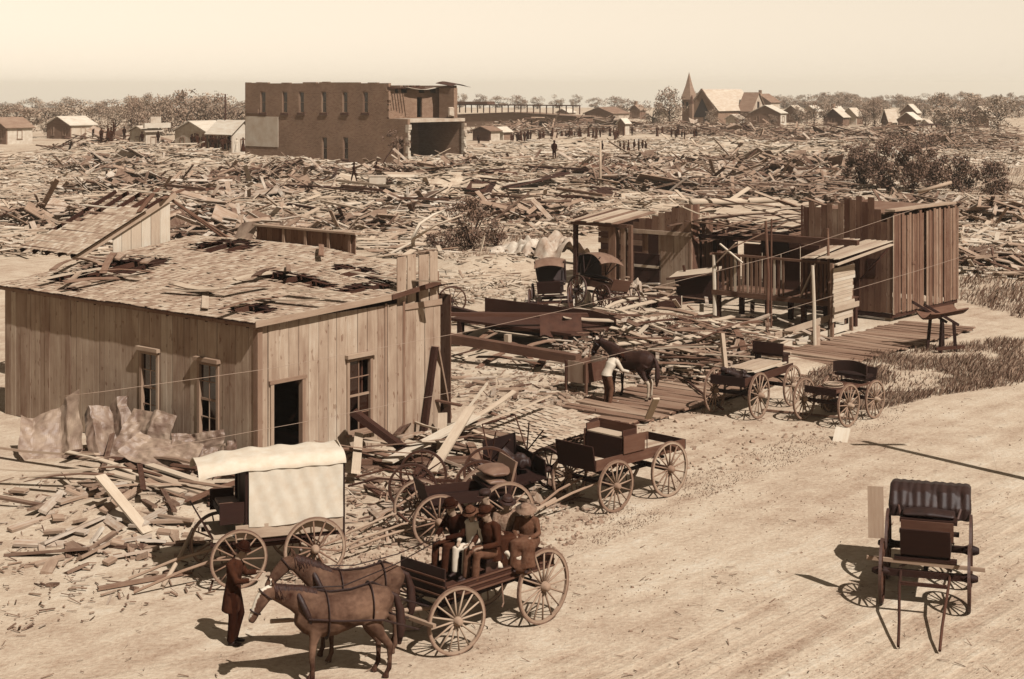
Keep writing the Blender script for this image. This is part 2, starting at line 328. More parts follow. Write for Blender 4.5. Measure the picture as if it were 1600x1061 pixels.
def sash(parent, axis, at, out, s0, s1, z0, z1, mat='trim', panes=(2, 2), sill=.1, head=True, proud=.045, glass=True, fw=.09, missing=()):
    """a window part with frame, glazing bars, panes and sill as sub-parts"""
    def B(mb, a, b, c, d, k0, k1, tone=None):
        lo, hi = sorted((at+out*k0, at+out*k1))
        return mb.bx(a, b, lo, hi, c, d, tone=tone) if axis == 'x' else mb.bx(lo, hi, a, b, c, d, tone=tone)
    mb = MB(); i0 = -.06
    B(mb, s0, s0+fw, z0, z1, i0, proud); B(mb, s1-fw, s1, z0, z1, i0, proud); B(mb, s0+fw, s1-fw, z1-fw, z1, i0, proud-.003); B(mb, s0+fw, s1-fw, z0, z0+fw*.6, i0, proud-.003)
    wdw = mb.build('window', mat, parent)
    if head: B(MB(), s0-.06, s1+.06, z1+.003, z1+.1, -.02, proud+.09).build('head', mat, wdw)
    if sill: B(MB(), s0-.05, s1+.05, z0-.06, z0-.003, -.02, proud+sill).build('sill', mat, wdw)
    a, b, c, d = s0+fw, s1-fw, z0+fw*.6, z1-fw; zm = (c+d)/2
    mb = MB(); B(mb, a, b, zm-.03, zm+.03, -.05, -.01)
    nu, nv = panes
    for i in range(1, nu):
        x = a+(b-a)*i/nu; B(mb, x-.014, x+.014, c, zm-.032, -.045, -.012); B(mb, x-.014, x+.014, zm+.032, d, -.045, -.012)
    for k in range(1, nv):
        for lo, hi in ((c, zm-.03), (zm+.03, d)):
            if nv > 2 or k: z = lo+(hi-lo)*k/nv; B(mb, a, b, z-.012, z+.012, -.04, -.015)
    mb.build('sash_bar', mat, wdw)
    if glass:
        k = 0
        for i in range(nu):
            for lo, hi in ((c, zm-.032), (zm+.032, d)):
                k += 1
                if k in missing: continue
                x0, x1 = a+(b-a)*i/nu+.015, a+(b-a)*(i+1)/nu-.015; B(MB(), x0, x1, lo, hi, -.03, -.026).build('pane', 'glass', wdw)
    return wdw

# ================================================================ near shack
C = G(402, 744)
shack = thing('board_shack', C, TH, 'plank shack with open dark doorway and torn shingled roof in the left foreground', 'shack')
EAVE = 3.72
def rz_(x, y): return 3.80+max(x, -.4)*(.045+.085*min(1, max(0, y)/5))+.05*noise.noise(V((x*.5, y*.5, 1)))
w1 = (along(C, LD, 250), along(C, LD, 221)); w2 = (along(C, LD, 344), along(C, LD, 311))
zb, zt = zat(C, LD, 1.82, 682), zat(C, LD, 1.82, 565)
ops = [(w1[0], w1[1], zb, zt), (w2[0], w2[1], zb, zt)]
boards(shack, 'y', 0, -1, .03, 11.2, lambda s: EAVE, .255, 'siding', ops)
for a, b_, c, d in ops: sash(shack, 'y', -.025, -1, a, b_, c, d, missing=(3,))
d0, d1 = along(C, RD, 420), along(C, RD, 474); dz = zat(C, RD, .9, 596)
v0, v1 = along(C, RD, 540), along(C, RD, 580); vb, vt = zat(C, RD, 3.4, 674), zat(C, RD, 3.4, 557)
T1 = along(C, RD, 687)
ops = [(d0+.06, d1-.06, -.5, dz), (v0, v1, vb, vt)]
boards(shack, 'x', 0, -1, .0, T1, lambda s: EAVE-.02 if s < 4.9 else 3.62, .335, 'siding', ops, jit=.02)
sash(shack, 'x', -.025, -1, v0, v1, vb, vt, missing=(1, 4))
one(shack, 'corner_board', 'trim', -.052, -.028, -.05, .09, .1, EAVE-.03); one(shack, 'corner_board', 'trim', -.05, .1, -.078, -.053, .1, EAVE-.03)
mb = MB(); fw = .1
mb.bx(d0, d0+fw, -.085, .06, .1, dz); mb.bx(d1-fw, d1, -.085, .06, .1, dz); mb.bx(d0-.04, d1+.04, -.10, .06, dz+.002, dz+.09)
dr = mb.build('door_frame', 'trim', shack); one(dr, 'threshold', 'trim', d0+fw, d1-fw, -.1, .1, .06, .14)
# boards of the torn front still standing above the roof
for x0, x1, zt_ in ((along(C, RD, 622), along(C, RD, 637), 4.93), (along(C, RD, 638), along(C, RD, 652), 4.98), (along(C, RD, 656), along(C, RD, 672), 4.93), (along(C, RD, 673), along(C, RD, 686), 5.0)):
    one(shack, 'board', 'siding', x0, x1-.02, .03, .055, 3.3, zt_, jag=.05)
one(shack, 'plate', 'trim', along(C, RD, 630), T1+.02, -.075, -.05, 3.50, 3.66); one(shack, 'corner_post', 'siding_dark', T1-.06, T1+.04, .06, .16, 0, 4.4)
for px in (601, 629): s_ = along(C, RD, px); one(shack, 'batten', 'trim', s_-.04, s_+.04, -.06, -.047, .2, 3.75)
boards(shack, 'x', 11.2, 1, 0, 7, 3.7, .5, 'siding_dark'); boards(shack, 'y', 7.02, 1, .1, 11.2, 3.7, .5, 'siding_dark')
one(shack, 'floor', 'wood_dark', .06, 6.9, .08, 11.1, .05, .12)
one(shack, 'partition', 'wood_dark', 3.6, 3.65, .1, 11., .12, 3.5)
# roof: lath, shingle courses, rafters; torn open where the photo shows it
HOLES = [(.9, 1.35, .55, .75), (2.5, 9.3, 1.5, 1.4), (1.2, 9.8, .7, .9), (3.9, 3.1, .5, 1.6), (4.6, 1.0, .9, .5), (5.6, 2.4, .5, .9), (5.9, 8.6, .8, 1.3), (.2, 8.2, .2, .5)]
def hole(x, y):
    q = min(((x-a)/c)**2+((y-b_)/d)**2 for a, b_, c, d in HOLES); return q+.5*noise.noise(V((x*2.2, y*2.2, 7)))
mb = MB(); x = -.18
while x < 6.95:
    y = -.18
    while y < 11.3:
        e = min(11.3, y+U(.4, .9))
        if hole(x, (y+e)/2) > .55:
            m_ = V((x, y, rz_(x, y)-.05)); n_ = V((x, e, rz_(x, e)-.05)); mb.beam(m_, n_, .13, .02)
        y = e
    x += .17
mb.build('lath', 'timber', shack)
k_ = 0; SHC = []; x = -.24
mb = MB()
while x < 6.9:
    y = -.22+U(0, .1)
    while y < 11.35:
        wd = U(.09, .17); q = hole(x, y)
        if q > 1.02 or (q > .7 and rnd() < .4):
            lift = U(0, .012)+(.04*rnd() if q < 1.3 or rnd() < .06 else 0); z = rz_(x, y)-.02; z2 = rz_(x+.175, y)-.012; l2 = U(.0, .012)
            a = V((x-l2, y+wd/2, z+lift)); b_ = V((x+.175+(.03 if rnd() < .72 else 0), y+wd/2, z2)); mb.beam(a, b_, wd-.006, .014, jag=.012, roll=U(-.02, .02))
        y += wd
    x += .2
tag(mb.build('shingle_courses', 'shingle', shack), kind='stuff')
for y in [i*.8+.3 for i in range(14)]: MB().beam((-.08, y, rz_(-.08, y)-.14), (6.9, y, rz_(6.9, y)-.14), .06, .14).build('rafter', 'wood_dark', shack)
MB().beam((-.22, -.2, rz_(-.16, 0)-.06), (4.4, -.2, rz_(4.4, 0)-.07), .03, .15).build('rake_board', 'trim', shack)
MB().beam((4.42, -.21, rz_(4.4, 0)-.08), (6.3, -.21, rz_(6.3, 0)+.06), .03, .13).build('rake_board', 'wood_old', shack)
MB().beam((-.17, -.15, rz_(-.1, 0)-.1), (-.17, 11.3, rz_(-.1, 11)-.1), .025, .12).build('eave_board', 'siding_dark', shack)
# the low board parapet at the back of the roof
P7 = C+RD*7.05; y0, y1 = along(P7, LD, 556), along(P7, LD, 402)
boards(shack, 'y', 7.05, -1, y0, y1, 5.13, .28, 'siding_dark', z0=4.1, th=.03)
one(shack, 'coping', 'trim', 6.92, 7.16, y0-.1, y1+.1, 5.135, 5.19)
for px in (446, 480, 516, 549):
    y = along(P7, LD, px); one(shack, 'batten', 'trim', 6.955, 7.0, y-.05, y+.05, 4.2, 5.12)
def flap(u, v): return (6.4+.75*u, y1+.1+.9*v, 4.35+.85*u**1.8+.1*math.sin(v*3)-.15*v)
MB().sheet(flap, 8, 6, .03).build('torn_roofing', 'tin', shack, True)

# ruined gable behind the shack
Pg = V((-11.05, 50.2, 0)); ruin = thing('ruined_gable', Pg, TH, 'pale boarded gable with half-stripped shingle roof standing behind the plank shack', 'ruin')
SL = .47
boards(ruin, 'x', 0, -1, -2.2, .0, lambda s: 5.85+SL*s, .36, 'wood_pale', z0=1.5, th=.03)
MB().beam((-3.6, -.1, 5.93-SL*3.6), (.15, -.1, 6.0), .05, .16).build('rake_board', 'wood_pale', ruin)
for k in range(11):
    x = -3.5+k*.34; zz = 6.02+SL*x
    if k in (8, 9): continue
    MB().beam((x, -.2, zz+.05), (x, U(2.2, 3.4), zz+.08), .2, .03, jag=.2).build('lath_board', 'wood_pale' if k % 3 else 'wood_old', ruin)
for k in range(5): MB().beam((-3.5, .3+k*.7, 5.9-SL*3.5), (.1, .3+k*.7, 5.96), .06, .12).build('rafter', 'wood_dark', ruin)
mb = MB()
for k in range(18):
    x = -3.7+k*.14; y = -.2
    while y < 3.2-.1*k+U(-.3, .3):
        mb.beam((x, y, 6.13+SL*x), (x+.26, y, 6.12+SL*(x+.26)), .12, .013, jag=.02); y += .135
tag(mb.build('shingle_courses', 'shingle', ruin), kind='stuff')
for a, b_ in (((-.6, -.3, 5.9), (.9, .5, 6.1)), ((-1.4, -.25, 5.55), (.2, .9, 6.15)), ((-.1, .2, 6.0), (2.2, -.3, 4.3)), ((.1, .4, 5.95), (3.0, .4, 4.2))):
    MB().beam(a, b_, .14, .05, jag=.1).build('loose_rafter', 'wood_old', ruin)

# ================================================================ brick block
PB = G(637, 264); brick = thing('brick_building', PB, TH, 'two-storey brick building with its near end torn open', 'building')
YL = along(PB, LD, 383); XR = along(PB, RD, 729); ZT = 9.88
sb = lambda px: along(PB, LD, px)
UW = [411, 445, 471, 506, 539, 571]; LW = [507, 540]; ops = []
for px in UW: ops.append((sb(px+4), sb(px-4), zat(PB, LD, sb(px), 176), zat(PB, LD, sb(px), 143)))
for px in LW: ops.append((sb(px+4), sb(px-4), zat(PB, LD, sb(px), 249), zat(PB, LD, sb(px), 214)))
door_o = (sb(630.5), sb(622), 0.0, zat(PB, LD, 1, 217)); ops.append(door_o)
def jag_(s, z): return (z > 5.75 and s < sb(606)+.35*noise.noise(V((z*2, 4, 0)))) or s < .1+.5*max(0, noise.noise(V((z*1.5, 1, 1))))
cells(brick, 'wall', 'brick', 'y', 0, .4, 0, YL, 0, ZT, ops, jag_, .31, .155)
cells(brick, 'wall', 'brick', 'y', XR, -.4, .0, YL, 0, 9.6, [], lambda s, z: (z > 5.2 and s < 1.6+noise.noise(V((z, 9, 2)))) or s < .4*rnd(), .4, .4)
cells(brick, 'wall', 'brick', 'x', YL, -.4, .4, XR-.4, 0, 9.6, [])
cells(brick, 'partition', 'brick', 'x', 7.6, .3, .41, XR-.41, .1, 5.3, [(2.6, 3.8, .6, 3.4)])
cells(brick, 'partition', 'brick', 'x', sb(606)+.7, .25, .41, XR-.41, 5.72, 9.2, [(5.6, 6.5, 5.8, 8.2)], lambda s, z: z > 9.0+.3*noise.noise(V((s, 3, 3))), .5, .5)
one(brick, 'wall_stub', 'brick', XR*.80, XR*.86, .2, 2.6, 5.72, 9.3); one(brick, 'wall_stub', 'plaster', XR*.72, XR*.80, .15, .4, 5.72, 7.2, jag=.4)
one(brick, 'floor', 'plaster', .1, XR-.1, .15, YL-.45, 5.32, 5.7); one(brick, 'floor', 'stone', .41, XR-.41, -.3, YL-.45, 0, .25)
one(brick, 'ceiling', 'wood_dark', .41, XR-.41, sb(604), YL-.45, 9.22, 9.4)
for k in range(7): one(brick, 'joist', 'wood_old', .2+k*.45, .34+k*.45, sb(625)+U(-.4, .6), sb(600), 9.42, 9.62)
def curl(u, v): return (XR*.78+3.4*u, .4+2.6*v, 9.55+.3*math.sin(u*4)+.35*v+.5*u*u-.4*u)
MB().sheet(curl, 8, 4, .04).build('torn_roofing', 'tarp_dark', brick, True)
def curl2(u, v): return (3.2+5.2*u, 3.0+2.2*v, 9.42+.35*u*(1-u)-.35*math.sin(u*PI))
MB().sheet(curl2, 8, 4, .05).build('torn_roofing', 'plaster', brick, True)
for (a, b_, c, d), up in zip(ops[:8], [1]*6+[0]*2):
    wv = sash(brick, 'y', .12, -1, a+.01, b_-.01, c, d, mat='trim', panes=(1, 1), sill=0, head=False, fw=.12)
    one(brick, 'sill', 'house_dark', -.12, .2, a-.25, b_+.25, c-.28, c-.01)
    if up: MB().tube([(.17, a-.02, d-.02), (.17, (a+b_)/2, d+.1), (.17, b_+.02, d-.02)], .06, 6).build('arch', 'house_dark', brick)
a, b_, c, d = door_o; one(brick, 'door', 'wood_dark', .15, .2, a, b_, c, d); one(brick, 'jamb', 'trim', -.05, .1, b_+.003, b_+.18, 0, d)
a, b_ = sb(435), sb(384); one(brick, 'painted_panel', 'whitewash', -.06, -.003, a, b_, zat(PB, LD, sb(410), 229), zat(PB, LD, sb(410), 182))
a, b_ = sb(404), sb(386); one(brick, 'small_sign', 'house_mid', -.1, -.003, a, b_, zat(PB, LD, sb(395), 177), zat(PB, LD, sb(395), 170))
one(brick, 'water_table', 'stone', -.07, -.003, 1.9, YL, 0, .28)
one(brick, 'cabinet', 'wood_dark', 2.4, 4.4, 5.8, 6.6, .26, 3.1); one(brick, 'notice', 'plaster', 2.9, 4.2, 5.74, 5.79, 1.7, 2.9)
for x_, w_ in ((.02, .5), (XR-.5, .55)):
    for k in range(17): one(brick, 'broken_edge', 'plaster', x_-.03*rnd(), x_+w_*U(.5, 1), -.25*rnd(), .35, .3*k, .3*k+.29)
s = sb(606)+.2
while s < YL-.3:
    l = U(.5, 2.6)
    if rnd() < .7: one(brick, 'coping', 'brick', .004, .396, s, min(YL, s+l), ZT+.002, ZT+U(.06, .2))
    s += l+.01
# heaps of fallen brick along the broken end
mb = MB()
for i in range(1500):
    x, y = U(-1.2, XR+1.2), -abs(random.gauss(0, 1.3))+.4; z = max(.05, .75*math.exp(-(y-.2)**2/1.6)*U(.2, 1))
    mb.bx(-.2, .2, -.12, .12, -.09, .09, mtx=Matrix.Translation((x, y, z)) @ Matrix.Rotation(U(0, 6), 4, V((rnd(), rnd(), rnd()))))
o = mb.build('brick_rubble', 'plaster'); o.location = PB; o.rotation_euler = (0, 0, TH); tag(o, 'pale heap of fallen brick along the open end of the brick building', 'rubble', kind='stuff')

# ================================================================ distant buildings
def house(x0, xc, x1, yb, ye, yr, ridge, wl, wr, rf, label, name='frame_house', wins=True, cat='house', group=None, chim=False):
    P = G(xc, yb); d = P.y; a = max(1.5, (x1-xc)*d/(F*.6506)); b = max(1.5, (xc-x0)*d/(F*.7595)); h = (yb-ye)*d/F; r = (ye-yr)*d/F*1.06
    o = thing(name, P, TH, label, cat, group); mb = MB(); q = mb
    # four walls (each a thin box), gables as prisms
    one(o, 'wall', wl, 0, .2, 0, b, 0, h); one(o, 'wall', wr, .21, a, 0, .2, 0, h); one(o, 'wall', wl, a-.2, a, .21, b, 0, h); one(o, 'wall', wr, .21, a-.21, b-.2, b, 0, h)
    e = .35
    def gable(pts, th, mat):
        n = V(pts[1])-V(pts[0]); m = V(pts[2])-V(pts[0]); nn = n.cross(m); nn.normalize()
        vs = [V(p) for p in pts]+[V(p)+nn*th for p in pts]; MB().add(vs, [(2, 1, 0), (3, 4, 5), (0, 1, 4, 3), (1, 2, 5, 4), (2, 0, 3, 5)]).build('gable', mat, o)
    if ridge == 'L':                                     # ridge runs along L: gable shows on the right face
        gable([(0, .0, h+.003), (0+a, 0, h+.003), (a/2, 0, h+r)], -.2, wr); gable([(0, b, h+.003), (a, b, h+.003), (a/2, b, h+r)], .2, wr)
        for s in (0, 1):
            x_e, x_r = (-e, a/2) if s == 0 else (a+e, a/2); ze = h-r*e/(a/2)
            def fn(u, v, x_e=x_e, x_r=x_r, ze=ze): return (x_e+(x_r-x_e)*u, (-e+(b+2*e)*v) if s == 0 else (b+e-(b+2*e)*v), ze+.06+(h+r-ze)*u)
            MB().sheet(fn, 1, 1, -.12).build('roof', rf, o)
    else:
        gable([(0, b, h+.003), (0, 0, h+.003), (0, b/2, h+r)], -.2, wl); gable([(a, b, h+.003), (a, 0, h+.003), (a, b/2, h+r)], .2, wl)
        for s in (0, 1):
            y_e = -e if s == 0 else b+e; ze = h-r*e/(b/2)
            def fn(u, v, y_e=y_e, ze=ze): return ((a+e-(a+2*e)*v) if s == 0 else (-e+(a+2*e)*v), y_e+(b/2-y_e)*u, ze+.06+(h+r-ze)*u)
            MB().sheet(fn, 1, 1, -.12).build('roof', rf, o)
    if wins and h > 1.6:
        zt_ = min(h-.35, 2.4)
        for k in range(max(1, int(b/3.2))):
            y = b*(k+.5)/max(1, int(b/3.2)); sash(o, 'y', 0, -1, y-.5, y+.5, zt_-1.5, zt_, mat='trim', panes=(1, 1), sill=.05, head=False, proud=.08, fw=.12)
        for k in range(max(1, int(a/3.2))):
            x = a*(k+.5)/max(1, int(a/3.2)); sash(o, 'x', 0, -1, x-.5, x+.5, zt_-1.5, zt_, mat='trim', panes=(1, 1), sill=.05, head=False, proud=.08, fw=.12)
    if chim: one(o, 'chimney', 'brick', a/2-.35, a/2+.35, b*.6, b*.6+.7, h+r-.4, h+r+1.2)
    return o
GR = 'frame houses left standing beyond the wreckage'
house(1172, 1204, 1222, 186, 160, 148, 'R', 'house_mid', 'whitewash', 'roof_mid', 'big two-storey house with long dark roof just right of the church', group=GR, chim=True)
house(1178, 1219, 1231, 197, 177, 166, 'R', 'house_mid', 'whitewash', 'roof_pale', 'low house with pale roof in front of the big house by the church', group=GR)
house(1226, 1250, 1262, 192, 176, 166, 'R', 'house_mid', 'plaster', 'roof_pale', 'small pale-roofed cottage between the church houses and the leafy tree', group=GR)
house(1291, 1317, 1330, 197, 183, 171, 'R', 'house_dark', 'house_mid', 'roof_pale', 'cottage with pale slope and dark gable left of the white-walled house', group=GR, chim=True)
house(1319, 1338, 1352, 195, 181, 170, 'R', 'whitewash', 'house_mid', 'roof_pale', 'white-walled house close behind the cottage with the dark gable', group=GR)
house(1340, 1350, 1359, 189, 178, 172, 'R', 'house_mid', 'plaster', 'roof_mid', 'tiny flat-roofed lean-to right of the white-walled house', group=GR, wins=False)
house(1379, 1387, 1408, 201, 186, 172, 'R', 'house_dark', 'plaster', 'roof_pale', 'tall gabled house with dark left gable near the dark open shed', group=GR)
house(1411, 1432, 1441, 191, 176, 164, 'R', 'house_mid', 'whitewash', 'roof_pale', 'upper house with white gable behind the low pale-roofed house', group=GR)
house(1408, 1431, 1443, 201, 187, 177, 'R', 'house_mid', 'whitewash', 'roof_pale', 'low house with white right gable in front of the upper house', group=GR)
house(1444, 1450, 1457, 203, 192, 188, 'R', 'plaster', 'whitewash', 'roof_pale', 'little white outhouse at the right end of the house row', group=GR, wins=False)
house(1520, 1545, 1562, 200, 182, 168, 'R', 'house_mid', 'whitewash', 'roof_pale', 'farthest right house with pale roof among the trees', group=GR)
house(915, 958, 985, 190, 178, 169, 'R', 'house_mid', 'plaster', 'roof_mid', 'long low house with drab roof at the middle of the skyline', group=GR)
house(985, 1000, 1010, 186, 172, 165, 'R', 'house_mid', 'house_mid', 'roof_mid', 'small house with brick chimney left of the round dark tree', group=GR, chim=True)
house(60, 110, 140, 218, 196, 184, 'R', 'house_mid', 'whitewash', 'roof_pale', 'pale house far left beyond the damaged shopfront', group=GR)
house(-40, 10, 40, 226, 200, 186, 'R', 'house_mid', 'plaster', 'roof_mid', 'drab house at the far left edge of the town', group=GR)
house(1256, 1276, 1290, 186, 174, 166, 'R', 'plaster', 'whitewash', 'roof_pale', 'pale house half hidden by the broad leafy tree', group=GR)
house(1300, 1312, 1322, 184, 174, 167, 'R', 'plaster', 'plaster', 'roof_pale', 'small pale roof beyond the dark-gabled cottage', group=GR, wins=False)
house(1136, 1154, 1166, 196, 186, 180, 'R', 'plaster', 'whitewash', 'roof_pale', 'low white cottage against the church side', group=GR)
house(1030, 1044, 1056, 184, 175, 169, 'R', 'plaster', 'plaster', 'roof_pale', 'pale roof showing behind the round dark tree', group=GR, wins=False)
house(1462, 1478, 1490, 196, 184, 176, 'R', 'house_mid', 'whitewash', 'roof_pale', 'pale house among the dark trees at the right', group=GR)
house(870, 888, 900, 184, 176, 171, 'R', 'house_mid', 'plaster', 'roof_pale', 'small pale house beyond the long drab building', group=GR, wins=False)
# shop row at the left
SG = 'pale shops left of the brick building'
s_ = house(262, 322, 352, 243, 206, 192, 'R', 'plaster', 'plaster', 'roof_pale', 'pale one-storey shop with low roof beside the brick building', 'shop', group=SG, cat='shop')
s_ = house(318, 362, 392, 245, 209, 191, 'L', 'plaster', 'whitewash', 'roof_pale', 'pale corner shop with tall windows next to the brick wall', 'shop', group=SG, cat='shop')
s_ = house(196, 228, 246, 240, 206, 199, 'R', 'plaster', 'whitewash', 'roof_pale', 'damaged white shopfront with a stepped cornice at the far left', 'shop', group=SG, cat='shop')
P = s_.location
one(s_, 'cornice', 'whitewash', -.5, 4, -.4, -.003, 3.6, 4.3); one(s_, 'pediment', 'plaster', .6, 2.4, -.3, -.02, 4.31, 5.2)
# long roofless shed and market stalls behind the crowd
long_ = house(700, 905, 930, 202, 183, 178, 'R', 'house_mid', 'house_mid', 'roof_mid', 'long low drab building with bare roof frame behind the crowd', 'long_building', cat='building', wins=False)
for k in range(26): one(long_, 'roof_post', 'house_dark', .2, .4, k*1.9, k*1.9+.2, 3.3, 5.1)
one(long_, 'roof_rail', 'house_dark', .1, .5, 0, 49, 5.1, 5.35); one(long_, 'roof_remnant', 'house_dark', -.2, 2.5, 27, 46, 5.36, 5.9)
sh = house(738, 766, 781, 221, 205, 199, 'R', 'house_dark', 'plaster', 'roof_mid', 'open stall with sagging roof right of the brick building', 'stall', cat='stall', wins=False)
house(770, 786, 798, 219, 206, 200, 'R', 'whitewash', 'house_mid', 'roof_pale', 'small stall with pale board front beside the sagging stall', 'stall', cat='stall', wins=False)
house(966, 976, 984, 211, 192, 186, 'R', 'brick', 'plaster', 'roof_pale', 'narrow brick hut with a pale corner among the crowd', 'hut', cat='hut', wins=False)
# church
PC = G(1122, 194); dC = PC.y; k = dC/F
church = thing('church', PC, TH, 'church with tall pointed spire and broken gable wall on the skyline', 'church')
a_, b_ = 18., (1122-1077)*k/.7595; h_ = (194-173)*k; r_h = (173-141)*k
one(church, 'wall', 'brick', 0, .4, 0, b_, 0, h_); one(church, 'wall', 'brick', .41, a_, 0, .4, 0, h_); one(church, 'wall', 'brick', a_-.4, a_, .41, b_, 0, h_); one(church, 'wall', 'brick', .41, a_-.41, b_-.4, b_, 0, h_)
def tri(parent, pts, th, mat, name='gable'):
    n = (V(pts[1])-V(pts[0])).cross(V(pts[2])-V(pts[0])); n.normalize(); vs = [V(p) for p in pts]+[V(p)+n*th for p in pts]
    return MB().add(vs, [(2, 1, 0), (3, 4, 5), (0, 1, 4, 3), (1, 2, 5, 4), (2, 0, 3, 5)]).build(name, mat, parent)
tri(church, [(0, b_, h_+.01), (0, 0, h_+.01), (0, b_/2, h_+r_h)], -.4, 'brick'); tri(church, [(a_, b_, h_+.01), (a_, 0, h_+.01), (a_, b_/2, h_+r_h)], .4, 'brick')
for s in (0, 1):
    y_e = -.4 if s == 0 else b_+.4
    def fn(u, v): return ((a_+.3-(a_+.7)*v) if s == 0 else (-.4+(a_+.7)*v), y_e+(b_/2-y_e)*u, h_-.2+(r_h+.32)*u)
    MB().sheet(fn, 1, 1, -.15).build('roof', 'roof_pale', church)
tri(church, [(-.05, b_*.78, h_*.5), (-.05, b_*.22, h_*.5), (-.05, b_*.5, h_+r_h*.62)], -.06, 'dark', 'gable_window')
for s in (.04, .96): MB().beam((-.25, b_*s, h_), (-.25, b_*.5, h_+r_h+.3), .3, .35).build('verge_board', 'trim', church)
one(church, 'door', 'dark', -.06, -.01, b_*.3, b_*.45, 0, 2.3)
for x in (4, 7.5, 11, 14.5): sash(church, 'x', 0, -1, x-.45, x+.45, .8, h_-.4, panes=(1, 1), sill=.1, head=False)
ty = b_+.2; tw = (1086-1064)*k/1.15/1.2
zs, za = (194-156)*k, (194-112)*k
one(church, 'tower', 'brick', -.2, tw-.2, ty-tw*.6, ty+tw*.4, 0, zs)
c0 = V((tw/2-.2, ty-tw*.1, 0)); q = tw*.62
MB().add([c0+V((sx_*q, sy_*q, zs+.01)) for sx_, sy_ in ((-1, -1), (1, -1), (1, 1), (-1, 1))]+[c0+V((sx_*q*.42, sy_*q*.42, zs+(za-zs)*.5)) for sx_, sy_ in ((-1, -1), (1, -1), (1, 1), (-1, 1))]+[c0+V((0, 0, za))],
         [(3, 2, 1, 0), (0, 1, 5, 4), (1, 2, 6, 5), (2, 3, 7, 6), (3, 0, 4, 7), (4, 5, 8), (5, 6, 8), (6, 7, 8), (7, 4, 8)]).build('spire', 'roof_mid', church)
for yy in (-.35, .15): one(church, 'belfry_louvre', 'dark', -.26, -.21, ty+yy*tw, ty+yy*tw+.7, zs-2.2, zs-.6)
pin = one(church, 'pinnacle', 'brick', -.8, .2, ty-tw*.62-.9, ty-tw*.62, 0, zs-1.)
MB().lathe([(.75, 0), (.05, 2.2)], 4, mtx=Matrix.Translation((-.3, ty-tw*.62-.45, zs-.99)) @ Matrix.Rotation(PI/4, 4, 'Z')).build('pinnacle_cap', 'house_dark', church)
# transept at the far end
one(church, 'transept', 'brick', 10, 16.4, -3.6, -.01, 0, 3.2); tri(church, [(10, -3.6, 3.21), (16.4, -3.6, 3.21), (13.2, -3.6, 7.6)], -.4, 'plaster')
for s in (0, 1):
    def fn(u, v): return ((9.6 if s == 0 else 16.8)+(13.2-(9.6 if s == 0 else 16.8))*u, (-4+4.6*v) if s == 0 else (.6-4.6*v), 3.0+4.9*u)
    MB().sheet(fn, 1, 1, -.15).build('roof', 'roof_mid', church)
one(church, 'transept_window', 'dark', 12.7, 13.7, -3.66, -3.61, 3.8, 5.6)
# dark open shed at the right edge
PS = G(1432, 219); shed = thing('open_shed', PS, TH, 'dark open-fronted shed on posts below the right-hand houses', 'shed')
for k in range(5): one(shed, 'post', 'trim', k*2.-.1, k*2+.1, -.1, .1, 0, 2.5)
one(shed, 'back_wall', 'wood_dark', -.2, 9, 2.4, 2.5, 0, 2.5); one(shed, 'roof', 'wood_dark', -.4, 9.4, -.4, 2.8, 2.52, 2.7); one(shed, 'side_wall', 'siding', -.3, -.2, 0, 2.4, 0, 2.5)
# ================================================================ sheds, porch and barn right of centre
PM = G(1077, 462); barn = thing('plank_barn', PM, TH, 'tall plank barn side with slanting top and open lean-to, middle of the picture', 'barn')
# sunlit-left gable wall runs along L from the near right corner
bl = lambda px: along(PM, LD, px); bz = lambda px, py: zat(PM, LD, bl(px), py)
yA, yB = bl(1080), bl(980)
def topm(s):
    f = (s-yA)/(yB-yA); return bz(1080, 317)+(bz(980, 352)-bz(1080, 317))*f
boards(barn, 'y', 0, -1, yA, yB, topm, .34, 'siding_dark', z0=2.85, wob=.04)
boards(barn, 'y', .05, -1, yA, bl(1028), 2.8, .34, 'siding')
one(barn, 'girt', 'siding', -.13, -.03, yA, yB, 2.68, 2.86)
boards(barn, 'y', .05, -1, bl(1012), bl(1003), 2.7, .2, 'siding_dark')
one(barn, 'half_door', 'timber', -.05, .0, bl(1031), bl(992), .3, 1.75); one(barn, 'door_rail', 'wood_pale', -.08, -.052, bl(1031), bl(992), 1.1, 1.22)
boards(barn, 'x', 0, -1, 0, along(PM, RD, 1093), topm(yA)-.1, .32, 'siding_dark')
xg = along(PM, RD, 1098); boards(barn, 'x', .06, -1, xg, along(PM, RD, 1142), lambda s: bz(1080, 335)-.5*rnd(), .3, 'siding_dark', gap=.05, skip=(4,))
one(barn, 'back_wall', 'timber', 3.2, 3.3, -.5, yB+4, .1, 3.0)
# lean-to
for px, w_ in ((906, .1), (964, .2), (981, .12), (992, .09)):
    y = bl(px); one(barn, 'post', 'siding_dark' if px > 960 else 'timber', -.4, -.4+w_*1.6, y-w_, y+w_, 0, 3.05)
yC = bl(903)
for k in range(9):
    z = .2+k*.28
    if k in (5,): continue
    one(barn, 'inner_board', 'siding_dark', 1.6+U(0, .03), 1.64+U(0, .03), yB+.2, yC, z, z+.25)
for k in range(8):
    y = yB+.05+k*(yC-yB)/8; MB().beam((-.7, y+.2, 3.1+U(-.03, .03)), (2.6, y+.25, 3.45), (yC-yB)/8-.03, .03, jag=.08).build('roof_board', 'wood_pale' if k % 3 else 'wood_old', barn)
one(barn, 'roof_beam', 'wood_old', -.45, -.25, yB-.3, yC+.1, 2.9, 3.06)
# log lying along the barn top, splintered frame behind
mid_planks = []
# ---- porch with slatted railing
PP = G(1117, 498); porch = thing('slatted_porch', PP, TH-PI/2, 'raised dark porch with slatted railing on stilts right of the barn', 'porch')
